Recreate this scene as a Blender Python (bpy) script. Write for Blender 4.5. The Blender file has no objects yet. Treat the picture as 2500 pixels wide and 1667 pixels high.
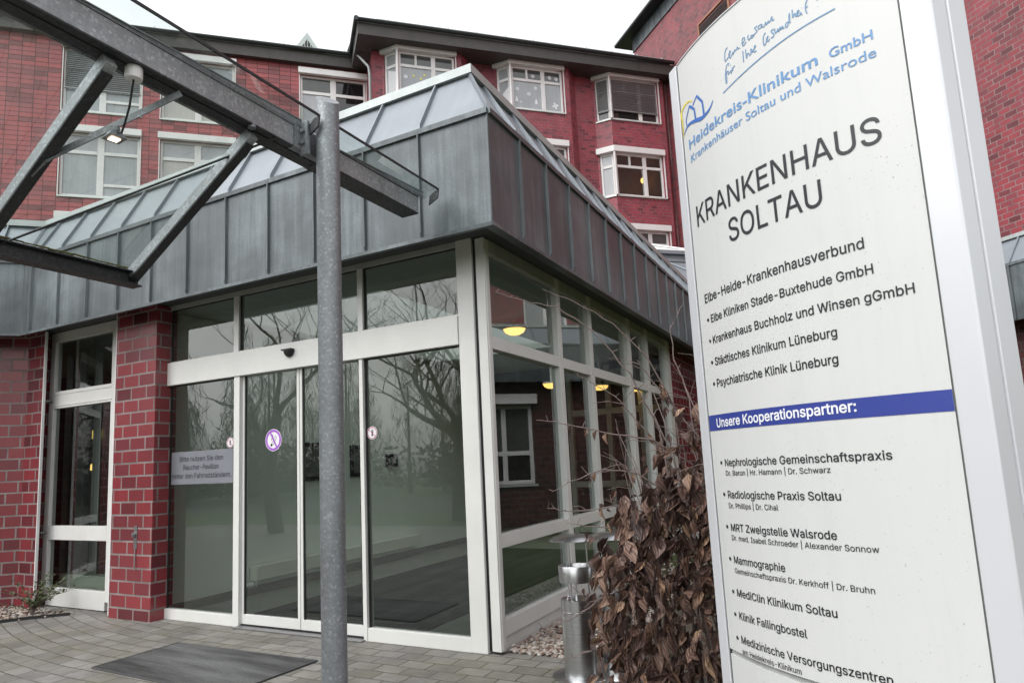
import bpy, bmesh, math, random
from mathutils import Vector, Matrix
R=math.radians; rnd=random.Random(7)
sc=bpy.context.scene; col=sc.collection

# ------------------------------------------------------------------ camera
cam=bpy.data.objects.new('camera',bpy.data.cameras.new('camera')); col.objects.link(cam); sc.camera=cam
yaw,pit,rol=-.5024,.1392,-.0436
fw=Vector((math.sin(yaw)*math.cos(pit),math.cos(yaw)*math.cos(pit),math.sin(pit)))
rt=Vector((math.cos(yaw),-math.sin(yaw),0)); up=rt.cross(fw)
r2=rt*math.cos(rol)+up*math.sin(rol); u2=-rt*math.sin(rol)+up*math.cos(rol)
M=Matrix((r2,u2,-fw)).transposed().to_4x4(); M.translation=Vector((2.5369,-4.5912,1.4))
cam.matrix_world=M
cam.data.sensor_width=36; cam.data.lens=1645.455/2500*36
cam.data.shift_x=84.06/2500; cam.data.shift_y=68.57/2500
cam.data.clip_start=.05; cam.data.clip_end=400
# ------------------------------------------------------------------ light
SUN_EL,SUN_AZ=52,205     # azimuth clockwise from +Y: behind the camera, a little to the left
w=bpy.data.worlds.new('World'); sc.world=w; w.use_nodes=True
nt=w.node_tree; bg=nt.nodes['Background']
sky=nt.nodes.new('ShaderNodeTexSky'); sky.sky_type='NISHITA'; sky.sun_disc=False
sky.sun_elevation=R(SUN_EL); sky.sun_rotation=R(SUN_AZ); sky.air_density=1.4; sky.dust_density=5.0; sky.ozone_density=.6
hs=nt.nodes.new('ShaderNodeHueSaturation'); hs.inputs['Saturation'].default_value=.14; hs.inputs['Value'].default_value=3.6
gm=nt.nodes.new('ShaderNodeGamma'); gm.inputs['Gamma'].default_value=.62
nt.links.new(sky.outputs[0],hs.inputs['Color']); nt.links.new(hs.outputs[0],gm.inputs[0]); nt.links.new(gm.outputs[0],bg.inputs[0])
bg.inputs[1].default_value=.15
sl=bpy.data.lights.new('sun','SUN'); sl.energy=.55; sl.angle=R(25); sl.color=(1,.97,.93)
so=bpy.data.objects.new('sun',sl); col.objects.link(so)
az=R(SUN_AZ); d=Vector((math.sin(az)*math.cos(R(SUN_EL)),math.cos(az)*math.cos(R(SUN_EL)),math.sin(R(SUN_EL))))
so.rotation_euler=d.to_track_quat('Z','Y').to_euler(); so.location=d*60
vs=sc.view_settings; vs.view_transform='Standard'; vs.look='None'; vs.gamma=1; vs.use_curve_mapping=False; vs.exposure=.88
sc.render.film_transparent=False
try:
    sc.cycles.max_bounces=8; sc.cycles.transparent_max_bounces=16; sc.cycles.caustics_reflective=False; sc.cycles.caustics_refractive=False
    sc.cycles.sample_clamp_indirect=6
except Exception: pass

# ------------------------------------------------------------------ material helpers
def new_mat(name):
    m=bpy.data.materials.new(name); m.use_nodes=True; nt=m.node_tree
    return m,nt,nt.nodes['Principled BSDF']
class N:
    def __init__(s,nt): s.nt=nt
    def n(s,t,**kw):
        o=s.nt.nodes.new(t)
        for k,v in kw.items():
            if hasattr(o,k) and k not in('color',): 
                try: setattr(o,k,v); continue
                except Exception: pass
        return o
    def l(s,a,b): s.nt.links.new(a,b)
    def uv(s): return s.nt.nodes.new('ShaderNodeUVMap').outputs[0]
    def obj(s): return s.nt.nodes.new('ShaderNodeTexCoord').outputs['Object']
    def noise(s,scale,vec=None,detail=4,rough=.55,dist=0):
        o=s.nt.nodes.new('ShaderNodeTexNoise'); o.inputs['Scale'].default_value=scale; o.inputs['Detail'].default_value=detail; o.inputs['Roughness'].default_value=rough; o.inputs['Distortion'].default_value=dist
        if vec is not None: s.l(vec,o.inputs['Vector'])
        return o.outputs['Fac']
    def ramp(s,fac,stops):
        o=s.nt.nodes.new('ShaderNodeValToRGB'); s.l(fac,o.inputs[0]); e=o.color_ramp.elements
        while len(e)<len(stops): e.new(.5)
        for i,(p,c) in enumerate(stops):
            e[i].position=p; e[i].color=(*c,1) if len(c)==3 else c
        return o.outputs[0]
    def math(s,op,a,b=None):
        o=s.nt.nodes.new('ShaderNodeMath'); o.operation=op
        for i,x in enumerate((a,b)):
            if x is None: continue
            if isinstance(x,(int,float)): o.inputs[i].default_value=x
            else: s.l(x,o.inputs[i])
        return o.outputs[0]
    def mix(s,fac,a,b,blend='MIX'):
        o=s.nt.nodes.new('ShaderNodeMix'); o.data_type='RGBA'; o.blend_type=blend
        for i,x in ((0,fac),(6,a),(7,b)):
            if isinstance(x,(int,float)): o.inputs[i].default_value=x
            elif isinstance(x,tuple): o.inputs[i].default_value=(*x,1)
            else: s.l(x,o.inputs[i])
        return o.outputs[2]
    def bump(s,h,strength=.3,dist=.01,normal=None):
        o=s.nt.nodes.new('ShaderNodeBump'); o.inputs['Strength'].default_value=strength; o.inputs['Distance'].default_value=dist; s.l(h,o.inputs['Height'])
        if normal is not None: s.l(normal,o.inputs['Normal'])
        return o.outputs[0]
    def mapping(s,vec,scale=(1,1,1),loc=(0,0,0),rot=(0,0,0)):
        o=s.nt.nodes.new('ShaderNodeMapping'); o.inputs['Scale'].default_value=scale; o.inputs['Location'].default_value=loc; o.inputs['Rotation'].default_value=rot; s.l(vec,o.inputs[0]); return o.outputs[0]
MATS={}
def simple(name,c,rough=.5,metal=0,var=.12,nscale=6,spec=.5,bump=0,bscale=60):
    m,nt,p=new_mat(name); k=N(nt); v=k.obj()
    f=k.noise(nscale,v,5,.6)
    lo=tuple(x*(1-var) for x in c); hi=tuple(min(1,x*(1+var)) for x in c)
    k.l(k.ramp(f,[(.3,lo),(.7,hi)]),p.inputs['Base Color'])
    p.inputs['Metallic'].default_value=metal; p.inputs['Specular IOR Level'].default_value=spec
    k.l(k.math('ADD',k.math('MULTIPLY',k.noise(nscale*2.3,v,3),.16),rough-.08),p.inputs['Roughness'])
    if bump: k.l(k.bump(k.noise(bscale,v,4),bump,.004),p.inputs['Normal'])
    MATS[name]=m; return m
def brick(name,c1,c2,mort,bw,bh,ms=.011,stack=False,rough=.35,dirt=.35,off=(0,0,0)):
    m,nt,p=new_mat(name); k=N(nt); uv=k.mapping(k.uv(),loc=off)
    wob=k.noise(14,uv,2)
    b=nt.nodes.new('ShaderNodeTexBrick'); k.l(uv,b.inputs['Vector'])
    b.inputs['Scale'].default_value=1; b.inputs['Brick Width'].default_value=bw; b.inputs['Row Height'].default_value=bh
    b.inputs['Mortar Size'].default_value=ms; b.inputs['Mortar Smooth'].default_value=.15; b.inputs['Bias'].default_value=0
    b.offset=0 if stack else .5
    if not stack: b.squash=1
    b.inputs['Color1'].default_value=(0,0,0,1); b.inputs['Color2'].default_value=(1,1,1,1); b.inputs['Mortar'].default_value=(.5,.5,.5,1)
    mid=tuple((a+bb)/2*1.08 for a,bb in zip(c1,c2))
    dark=tuple(x*.62 for x in c2)
    bc=k.ramp(b.outputs['Color'],[(0,c1),(.5,mid),(.8,c2),(1,dark)])
    bc=k.mix(k.ramp(k.noise(9,uv,4),[(.35,(0,0,0)),(.75,(1,1,1))]),bc,tuple(x*.7 for x in mid),'MIX') if False else bc
    n2=k.ramp(k.noise(.45,uv,5,.65),[(.35,(1,1,1)),(.75,(1-dirt,)*3)])
    sr=k.ramp(k.noise(1.6,k.mapping(uv,scale=(1,.07,1)),5,.7),[(.42,(1,1,1)),(.75,(1-dirt*.8,)*3)]); n2=k.mix(1.0,n2,sr,'MULTIPLY')
    n3=k.ramp(k.noise(40,uv,4,.6),[(.3,(.86,.86,.86)),(.7,(1.0,1.0,1.0))])
    bc=k.mix(1.0,bc,n2,'MULTIPLY'); bc=k.mix(1.0,bc,n3,'MULTIPLY')
    mn=k.ramp(k.noise(3.5,uv,4),[(.3,tuple(x*.5 for x in mort)),(.62,mort)])
    k.l(k.mix(b.outputs['Fac'],bc,mn),p.inputs['Base Color'])
    k.l(k.math('ADD',k.math('MULTIPLY',b.outputs['Fac'],.4),rough),p.inputs['Roughness'])
    h=k.math('SUBTRACT',k.math('MULTIPLY',k.noise(30,uv,3),.25),b.outputs['Fac'])
    k.l(k.bump(h,.55,.006),p.inputs['Normal'])
    MATS[name]=m; return m
def zinc(name,c,rough=.40,metal=.8,con=1.0):
    m,nt,p=new_mat(name); k=N(nt); v=k.uv(); p.inputs['Specular IOR Level'].default_value=.38
    big=k.noise(.9,v,5,.6,.4); st=k.noise(2.2,k.mapping(v,scale=(7,.35,1)),6,.65); fine=k.noise(55,v,4,.7)
    f=k.math('ADD',k.math('MULTIPLY',big,.55),k.math('ADD',k.math('MULTIPLY',st,.32),k.math('MULTIPLY',fine,.13)))
    k.l(k.ramp(f,[(.33,tuple(x*(1-.42*con) for x in c)),(.5,c),(.64,tuple(x*(1+.7*con) for x in c))]),p.inputs['Base Color'])
    p.inputs['Metallic'].default_value=metal
    k.l(k.math('ADD',k.math('MULTIPLY',f,.34),rough-.15),p.inputs['Roughness'])
    hh=k.math('ADD',k.math('MULTIPLY',k.noise(1.3,v,2),1.),k.math('MULTIPLY',fine,.02))
    k.l(k.bump(hh,.6,.06),p.inputs['Normal'])
    MATS[name]=m; return m
def galv(name,c):
    m,nt,p=new_mat(name); k=N(nt); v=k.obj()
    vo=nt.nodes.new('ShaderNodeTexVoronoi'); vo.inputs['Scale'].default_value=85; k.l(v,vo.inputs['Vector'])
    sp=nt.nodes.new('ShaderNodeSeparateColor'); k.l(vo.outputs['Color'],sp.inputs[0])
    a=k.ramp(sp.outputs[0],[(.0,tuple(x*.88 for x in c)),(.84,tuple(x*1.05 for x in c)),(.97,tuple(x*1.38 for x in c))])
    b=k.ramp(k.noise(4,k.mapping(v,scale=(1,1,.4)),5,.65),[(.3,(.72,.72,.72)),(.65,(1.05,1.05,1.05))])
    k.l(k.mix(1.0,a,b,'MULTIPLY'),p.inputs['Base Color']); p.inputs['Metallic'].default_value=.55
    k.l(k.ramp(sp.outputs[1],[(0,(.42,)*3),(1,(.62,)*3)]),p.inputs['Roughness'])
    MATS[name]=m; return m
def glass(name,tint=(.72,.80,.76),refl=1.5,base=.02,dirt=0,rough=0.0):
    m=bpy.data.materials.new(name); m.use_nodes=True; nt=m.node_tree; k=N(nt); nt.nodes.clear()
    out=nt.nodes.new('ShaderNodeOutputMaterial')
    tr=nt.nodes.new('ShaderNodeBsdfTransparent'); tr.inputs[0].default_value=(*tint,1)
    gl=nt.nodes.new('ShaderNodeBsdfGlossy'); gl.inputs['Roughness'].default_value=rough; gl.inputs['Color'].default_value=(.93,.96,.95,1)
    fr=nt.nodes.new('ShaderNodeFresnel'); fr.inputs[0].default_value=1.5
    geo=nt.nodes.new('ShaderNodeNewGeometry')
    fac=k.math('MINIMUM',k.math('ADD',k.math('MULTIPLY',fr.outputs[0],refl),base),.95)
    mx=nt.nodes.new('ShaderNodeMixShader'); k.l(fac,mx.inputs[0]); k.l(tr.outputs[0],mx.inputs[1]); k.l(gl.outputs[0],mx.inputs[2])
    sh=mx.outputs[0]
    if dirt:
        df=nt.nodes.new('ShaderNodeBsdfDiffuse'); df.inputs[0].default_value=(.42,.44,.42,1)
        v=k.obj(); f=k.math('MULTIPLY',k.math('ADD',k.ramp(k.noise(3,v,5,.7),[(.42,(.12,)*3),(.72,(1,)*3)]),k.ramp(k.noise(150,v,2),[(.66,(0,)*3),(.74,(.9,)*3)])),dirt)
        m2=nt.nodes.new('ShaderNodeMixShader'); k.l(f,m2.inputs[0]); k.l(sh,m2.inputs[1]); k.l(df.outputs[0],m2.inputs[2]); sh=m2.outputs[0]
    k.l(sh,out.inputs[0]); MATS[name]=m; return m
def emit(name,c,s):
    m,nt,p=new_mat(name); p.inputs['Base Color'].default_value=(*c,1); p.inputs['Emission Color'].default_value=(*c,1); p.inputs['Emission Strength'].default_value=s
    MATS[name]=m; return m
def winpane(name,c,spec=.6,folds=0):
    m,nt,p=new_mat(name); k=N(nt); v=k.uv()
    f=k.noise(1.7,k.mapping(v,scale=(1.,.45,1)),3)
    if folds:
        f=k.math('ADD',k.math('MULTIPLY',f,.6),k.math('MULTIPLY',k.noise(6,k.mapping(v,scale=(3.5,.05,1)),3),.4*folds))
    k.l(k.ramp(f,[(.3,tuple(x*.78 for x in c)),(.7,tuple(x*1.15 for x in c))]),p.inputs['Base Color'])
    p.inputs['Roughness'].default_value=.04; p.inputs['Specular IOR Level'].default_value=spec; p.inputs['Coat Weight'].default_value=.6; p.inputs['Coat Roughness'].default_value=.02
    MATS[name]=m; return m

brick('brick_pier',(.285,.045,.053),(.19,.038,.048),(.25,.215,.21),.25,.1325,.0095,rough=.24,dirt=.27,off=(.1,.024,0))
brick('brick_stack',(.50,.105,.11),(.36,.10,.11),(.12,.05,.055),.39,.166,.010,stack=True,rough=.4,dirt=.2)
brick('brick_bay',(.46,.078,.108),(.31,.07,.10),(.27,.17,.17),.25,.125,.010,rough=.42,dirt=.3)
brick('brick_annex_shaded',(.11,.03,.028),(.07,.025,.027),(.12,.10,.09),.25,.125,.010,rough=.5,dirt=.3)  # base colour darkened to include the deep shade under the annex soffit
brick('brick_tower',(.36,.055,.07),(.25,.055,.07),(.27,.19,.19),.25,.125,.010,rough=.42,dirt=.45)
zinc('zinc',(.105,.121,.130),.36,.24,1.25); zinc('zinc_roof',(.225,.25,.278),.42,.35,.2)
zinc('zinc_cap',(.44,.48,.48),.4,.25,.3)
galv('galvanised',(.26,.278,.295)); galv('galv_beam',(.36,.38,.40)); galv('galvanised_dark',(.05,.053,.056))  # dark copy: shade on undersides, also lower beam, trim and rod
simple('white_frame',(.66,.665,.645),.36,0,.05,3)
simple('white_far',(.80,.80,.80),.45,0,.05,2)
m,nt_,p=new_mat('sign_panel'); k=N(nt_); v=k.obj()
base=k.ramp(k.noise(1.2,v,4),[(.3,(.59,.605,.605)),(.7,(.625,.635,.632))])
stx=k.ramp(k.noise(2.4,k.mapping(v,scale=(6,6,.5)),6,.7),[(.5,(1,)*3),(.85,(.93,.935,.92))])
sp1=k.math('MULTIPLY',k.ramp(k.noise(130,v,3,.6),[(.675,(0,)*3),(.70,(1,)*3)]),k.ramp(k.noise(2.6,v,4,.7),[(.46,(0,)*3),(.62,(1,)*3)]))
k.l(k.mix(k.math('MULTIPLY',sp1,.75),k.mix(1.0,base,stx,'MULTIPLY'),(.13,.135,.12)),p.inputs['Base Color']); p.inputs['Roughness'].default_value=.36
k.l(k.bump(k.noise(1.5,v,3),.12,.02),p.inputs['Normal']); MATS['sign_panel']=m
simple('sign_frame',(.66,.675,.715),.34,.25,.03,1)
simple('seam_black',(.012,.012,.013),.6)
simple('joint_grey',(.20,.22,.21),.6)
simple('letter_black',(.018,.02,.026),.35,0,.05)
simple('letter_blue',(.115,.27,.53),.4,0,.05); simple('logo_blue',(.035,.14,.48),.4,0,.15,12); simple('logo_yellow',(.72,.60,.07),.4,0,.08)
simple('hand_blue',(.12,.26,.46),.4,0,.05)
simple('band_blue',(.030,.050,.27),.4,0,.04); simple('letter_white',(.78,.80,.86),.4,0,.03)
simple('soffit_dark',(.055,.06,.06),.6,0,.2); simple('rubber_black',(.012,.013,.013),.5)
simple('eave_brown',(.062,.058,.054),.55,0,.15,3); simple('gutter_dark',(.035,.042,.042),.4,.3,.15)
simple('roof_tile',(.05,.045,.045),.6)
simple('sill_metal',(.60,.66,.63),.35,.3,.06)
simple('snow_guard',(.50,.56,.55),.5,.2,.06)
simple('slat',(.30,.31,.32),.4,.3,.08); simple('downpipe',(.22,.235,.235),.45,.5,.12)
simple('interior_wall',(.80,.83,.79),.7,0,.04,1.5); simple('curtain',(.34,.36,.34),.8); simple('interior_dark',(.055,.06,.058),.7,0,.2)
simple('skirting',(.16,.17,.16),.6); simple('ceiling_paint',(.8,.82,.8),.8,0,.04)
simple('radiator_paint',(.72,.74,.66),.4,0,.03)
simple('notice_dark',(.03,.032,.034),.3); simple('notice_paper',(.16,.17,.165),.5)
simple('steel_matt',(.30,.30,.31),.35,.8,.12,5)
simple('plaque_metal',(.25,.265,.30),.4,.35,.1,2)
simple('sticker_white',(.78,.76,.80),.4); simple('sticker_purple',(.34,.11,.55),.4); simple('sticker_red',(.38,.10,.16),.4)
simple('steel_dark',(.07,.072,.075),.5,.5); simple('orange_panel',(.36,.11,.02),.5); simple('louver_brown',(.30,.13,.075),.5); simple('louver_slat',(.06,.045,.04),.5)
simple('twig',(.17,.13,.12),.7,0,.3,30); simple('bark',(.055,.046,.04),.8,0,.3,8)
simple('leaf_green',(.075,.095,.035),.5,0,.4,20); simple('leaf_dark',(.02,.022,.015),.5)
simple('moss',(.17,.15,.045),.9,0,.5,60,bump=.8)
simple('flake',(.80,.84,.88),.6,0,.03); simple('flake_yellow',(.75,.74,.25),.6,0,.03); simple('flake_teal',(.45,.75,.75),.6)
simple('mullion_grey',(.40,.41,.40),.4)
winpane('pane_grey',(.36,.39,.41),.6,.8); winpane('pane_pale',(.48,.50,.53),.6,.3); winpane('pane_dark',(.018,.016,.018)); winpane('pane_curtain',(.40,.395,.37),.5,2.0)
winpane('pane_dim',(.09,.095,.095),.5)
glass('glass_door',(.78,.87,.82),2.0,.02); glass('glass_side',(.80,.88,.84),1.5,.01); glass('glass_roof',(.84,.90,.875),2.2,.02,.10); glass('glass_far',(.8,.86,.84),1.6,.03)
emit('lamp_warm',(1.,.58,.16),1.15); emit('lamp_dim',(.9,.62,.15),.5); emit('spot_lens',(1.,.78,.55),3.2)
simple('room_brown',(.20,.13,.075),.8)

# brushed stainless steel
m,nt_,p=new_mat('stainless'); k=N(nt_); v=k.mapping(k.obj(),scale=(1,1,60))
f=k.noise(5,v,4); k.l(k.ramp(f,[(.3,(.50,.51,.52)),(.7,(.66,.67,.68))]),p.inputs['Base Color']); p.inputs['Metallic'].default_value=1
k.l(k.math('ADD',k.math('MULTIPLY',k.noise(3,k.obj(),2),.06),.25),p.inputs['Roughness']); MATS['stainless']=m
# door mats: ribbed
def matmat(name,c,rot=0):
    m,nt,p=new_mat(name); k=N(nt); v=k.mapping(k.uv(),rot=(0,0,rot))
    wv=nt.nodes.new('ShaderNodeTexWave'); wv.inputs['Scale'].default_value=11; wv.inputs['Distortion'].default_value=.3; wv.inputs['Detail Scale'].default_value=8; k.l(v,wv.inputs[0])
    st=k.ramp(k.noise(1.1,k.mapping(v,scale=(.45,3.2,1),rot=(0,0,.35)),5,.7),[(.38,(.40,)*3),(.70,(2.2,)*3)])
    k.l(k.mix(1.0,k.mix(k.math('MULTIPLY',wv.outputs['Fac'],k.noise(60,v,2)),tuple(x*.5 for x in c),tuple(x*1.6 for x in c)),st,'MULTIPLY'),p.inputs['Base Color']); p.inputs['Roughness'].default_value=.75
    k.l(k.bump(wv.outputs['Fac'],.5,.006),p.inputs['Normal']); MATS[name]=m
matmat('mat_rib',(.085,.088,.088),.06); matmat('mat_inner',(.028,.032,.034),1.57)
# pavers
m,nt_,p=new_mat('pavers'); k=N(nt_); sx=nt_.nodes.new('ShaderNodeSeparateXYZ'); k.l(k.obj(),sx.inputs[0])
q=k.math('MAXIMUM',k.math('SUBTRACT',k.math('MULTIPLY',sx.outputs[0],-1),2.6),0)
vv=k.math('SUBTRACT',sx.outputs[1],k.math('MULTIPLY',k.math('MULTIPLY',q,q),.075))
cb=nt_.nodes.new('ShaderNodeCombineXYZ'); k.l(sx.outputs[0],cb.inputs[0]); k.l(vv,cb.inputs[1])
wn=nt_.nodes.new('ShaderNodeTexNoise'); wn.inputs['Scale'].default_value=3; k.l(k.obj(),wn.inputs[0])
va=nt_.nodes.new('ShaderNodeVectorMath'); va.operation='MULTIPLY_ADD'; k.l(wn.outputs['Color'],va.inputs[0]); va.inputs[1].default_value=(.03,.03,0); k.l(cb.outputs[0],va.inputs[2])
b=nt_.nodes.new('ShaderNodeTexBrick'); k.l(va.outputs[0],b.inputs['Vector']); b.inputs['Scale'].default_value=1; b.inputs['Brick Width'].default_value=.235; b.inputs['Row Height'].default_value=.155
b.inputs['Mortar Size'].default_value=.007; b.inputs['Mortar Smooth'].default_value=.4; b.inputs['Color1'].default_value=(0,0,0,1); b.inputs['Color2'].default_value=(1,1,1,1); b.inputs['Mortar'].default_value=(.5,.5,.5,1)
pc=k.ramp(b.outputs['Color'],[(0,(.215,.206,.194)),(.5,(.262,.253,.242)),(1,(.175,.166,.158))])
gr=k.ramp(k.noise(180,k.obj(),3,.7),[(.3,(.68,)*3),(.7,(1.25,)*3)]); pc=k.mix(1.0,pc,gr,'MULTIPLY')
ms=k.ramp(k.noise(1.1,k.obj(),6,.7),[(.42,(0,)*3),(.64,(1,)*3)]); st=k.ramp(k.noise(2.6,k.obj(),6,.7),[(.35,(.62,)*3),(.65,(1.08,)*3)]); pc=k.mix(1.0,pc,st,'MULTIPLY')
pc=k.mix(k.math('MULTIPLY',ms,.45),pc,(.13,.122,.07))
jc=k.mix(ms,(.045,.042,.036),(.055,.065,.02))
jw=k.ramp(k.noise(5,k.obj(),4),[(.3,(.45,)*3),(.6,(1,)*3)]); k.l(k.mix(k.math('MULTIPLY',b.outputs['Fac'],jw),pc,jc),p.inputs['Base Color']); p.inputs['Roughness'].default_value=.8
k.l(k.bump(k.math('SUBTRACT',k.math('MULTIPLY',k.noise(90,k.obj(),3),.2),b.outputs['Fac']),.6,.008),p.inputs['Normal']); MATS['pavers']=m
# ground, grass
def ground(name,c1,c2,sc_):
    m,nt,p=new_mat(name); k=N(nt); f=k.math('ADD',k.math('MULTIPLY',k.noise(.25,k.obj(),5),.5),k.math('MULTIPLY',k.noise(sc_,k.obj(),5,.7),.5))
    k.l(k.ramp(f,[(.35,c1),(.65,c2)]),p.inputs['Base Color']); p.inputs['Roughness'].default_value=.95; k.l(k.bump(k.noise(sc_,k.obj(),4),.7,.03),p.inputs['Normal']); MATS[name]=m
ground('turf',(.035,.055,.014),(.08,.105,.03),30); ground('asphalt',(.04,.04,.042),(.065,.065,.066),60); ground('soil',(.05,.042,.03),(.09,.078,.055),20); ground('tiles_inner',(.20,.205,.185),(.27,.275,.25),3)
# pebbles: colour per stone
m,nt_,p=new_mat('pebble'); k=N(nt_); g=nt_.nodes.new('ShaderNodeNewGeometry')
k.l(k.ramp(g.outputs['Random Per Island'],[(0,(.10,.05,.04)),(.25,(.26,.19,.15)),(.5,(.42,.38,.33)),(.75,(.20,.17,.16)),(1,(.55,.52,.48))]),p.inputs['Base Color']); p.inputs['Roughness'].default_value=.55; MATS['pebble']=m
# dead beech leaf
m,nt_,p=new_mat('dead_leaf'); k=N(nt_); g=nt_.nodes.new('ShaderNodeNewGeometry')
a=k.ramp(g.outputs['Random Per Island'],[(0,(.05,.030,.027)),(.4,(.11,.064,.052)),(.75,(.175,.105,.080)),(.93,(.23,.14,.10)),(1,(.34,.22,.14))])
uvs=nt_.nodes.new('ShaderNodeUVMap').outputs[0]
wv=nt_.nodes.new('ShaderNodeTexWave'); wv.inputs['Scale'].default_value=1.7; wv.bands_direction='DIAGONAL'; k.l(uvs,wv.inputs[0])
k.l(k.mix(1.0,a,k.ramp(wv.outputs['Fac'],[(.2,(.74,)*3),(.8,(1.16,)*3)]),'MULTIPLY'),p.inputs['Base Color']); p.inputs['Roughness'].default_value=.5
k.l(k.bump(wv.outputs['Fac'],.8,.004),p.inputs['Normal']); MATS['dead_leaf']=m

# ------------------------------------------------------------------ mesh helpers
K=2**-.5
def W(a,b,z): return Vector((a,b,z))
def AB(a,b,z): return Vector(((a-b)*K,(a+b)*K,z))
LOC={}
class MB:
    def __init__(s): s.v=[]; s.f=[]; s.uv=[]; s.sm=False
    def face(s,pts,uv=None):
        i=len(s.v); s.v+= [Vector(p) for p in pts]; s.f.append(list(range(i,i+len(pts)))); s.uv.append(uv); return s
    def hexa(s,c):  # 8 corners: bottom 0-3 ccw, top 4-7
        for q in ((3,2,1,0),(4,5,6,7),(0,1,5,4),(1,2,6,5),(2,3,7,6),(3,0,4,7)): s.face([c[i] for i in q])
        return s
    def box(s,a0,a1,b0,b1,z0,z1,F=W):
        return s.hexa([F(a0,b0,z0),F(a1,b0,z0),F(a1,b1,z0),F(a0,b1,z0),F(a0,b0,z1),F(a1,b0,z1),F(a1,b1,z1),F(a0,b1,z1)])
    def prism(s,prof,p0,p1):   # prof: list of points at p0; extruded by p1-p0
        d=Vector(p1)-Vector(p0); n=len(prof); P=[Vector(x) for x in prof]; Q=[x+d for x in P]
        for i in range(n): s.face([P[i],P[(i+1)%n],Q[(i+1)%n],Q[i]])
        s.face(P[::-1]); s.face(Q); return s
    def plan(s,pts,z0,z1,F=W):  # vertical extrusion of plan polygon
        return s.prism([F(x,y,z0) for x,y in pts],(0,0,z0),(0,0,z1))
    def tube(s,p0,p1,r,r1=None,n=12,caps=True):
        p0,p1=Vector(p0),Vector(p1); r1=r if r1 is None else r1; ax=(p1-p0).normalized()
        t=ax.cross(Vector((0,0,1)) if abs(ax.z)<.9 else Vector((1,0,0))).normalized(); u=ax.cross(t)
        A_=[];B_=[]
        for i in range(n):
            a=2*math.pi*i/n; o=t*math.cos(a)+u*math.sin(a); A_.append(p0+o*r); B_.append(p1+o*r1)
        i0=len(s.v); s.v+=A_+B_
        for i in range(n): s.f.append([i0+i,i0+(i+1)%n,i0+n+(i+1)%n,i0+n+i]); s.uv.append(None)
        if caps:
            s.f.append([i0+i for i in range(n)][::-1]); s.uv.append(None); s.f.append([i0+n+i for i in range(n)]); s.uv.append(None)
        return s
    def path(s,pts,r,r1=None,n=6):
        r1=r if r1 is None else r1; m=len(pts)-1
        for i in range(m): s.tube(pts[i],pts[i+1],r+(r1-r)*i/m,r+(r1-r)*(i+1)/m,n)
        return s
    def lathe(s,c,prof,n=32):
        c=Vector(c); i0=len(s.v); m=len(prof)
        for r,z in prof:
            for i in range(n):
                a=2*math.pi*i/n; s.v.append(c+Vector((r*math.cos(a),r*math.sin(a),z)))
        for j in range(m-1):
            for i in range(n): s.f.append([i0+j*n+i,i0+j*n+(i+1)%n,i0+(j+1)*n+(i+1)%n,i0+(j+1)*n+i]); s.uv.append(None)
        return s
    def build(s,name,mat,parent=None,bevel=0,smooth=None,weld=False):
        me=bpy.data.meshes.new(name); loc=LOC.get(parent.name,Vector((0,0,0))) if parent else Vector((0,0,0))
        me.from_pydata([tuple(v-loc) for v in s.v],[],s.f); me.update()
        ul=me.uv_layers.new(name='UVMap')
        for pi,pl in enumerate(me.polygons):
            cu=s.uv[pi]; n=pl.normal
            if cu is None:
                if abs(n.z)<.75:
                    t=Vector((-n.y,n.x,0)).normalized(); 
                    sl=1/max(.2,math.sqrt(max(1e-6,1-n.z*n.z)))
            for li,vi in zip(pl.loop_indices,pl.vertices):
                if cu is not None: ul.data[li].uv=cu[li-pl.loop_start]
                else:
                    v=s.v[vi]
                    ul.data[li].uv=(v.dot(t),v.z*sl) if abs(n.z)<.75 else (v.x,v.y)
        if smooth or weld:
            b=bmesh.new(); b.from_mesh(me); bmesh.ops.remove_doubles(b,verts=b.verts,dist=1e-5)
            if smooth: bmesh.ops.recalc_face_normals(b,faces=b.faces)
            b.to_mesh(me); b.free()
        if smooth:
            for pl in me.polygons: pl.use_smooth=True
            me.set_sharp_from_angle(angle=R(smooth))
        me.materials.append(MATS[mat])
        o=bpy.data.objects.new(name,me); col.objects.link(o)
        if parent: o.parent=parent
        if parent: LOC[o.name]=loc
        if bevel:
            b=bmesh.new(); b.from_mesh(me); bmesh.ops.remove_doubles(b,verts=b.verts,dist=1e-6); b.to_mesh(me); b.free()
            mo=o.modifiers.new('bevel','BEVEL'); mo.width=bevel; mo.segments=2; mo.limit_method='ANGLE'; mo.angle_limit=R(40)
        return o
def tag(o,label=None,cat=None,group=None,kind=None):
    for k_,v_ in (('label',label),('category',cat),('group',group),('kind',kind)):
        if v_: o[k_]=v_
    return o
def thing(name,loc,label,cat,group=None):
    o=bpy.data.objects.new(name,None); o.empty_display_size=.2; col.objects.link(o); o.location=loc; LOC[o.name]=Vector(loc); return tag(o,label,cat,group)
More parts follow.
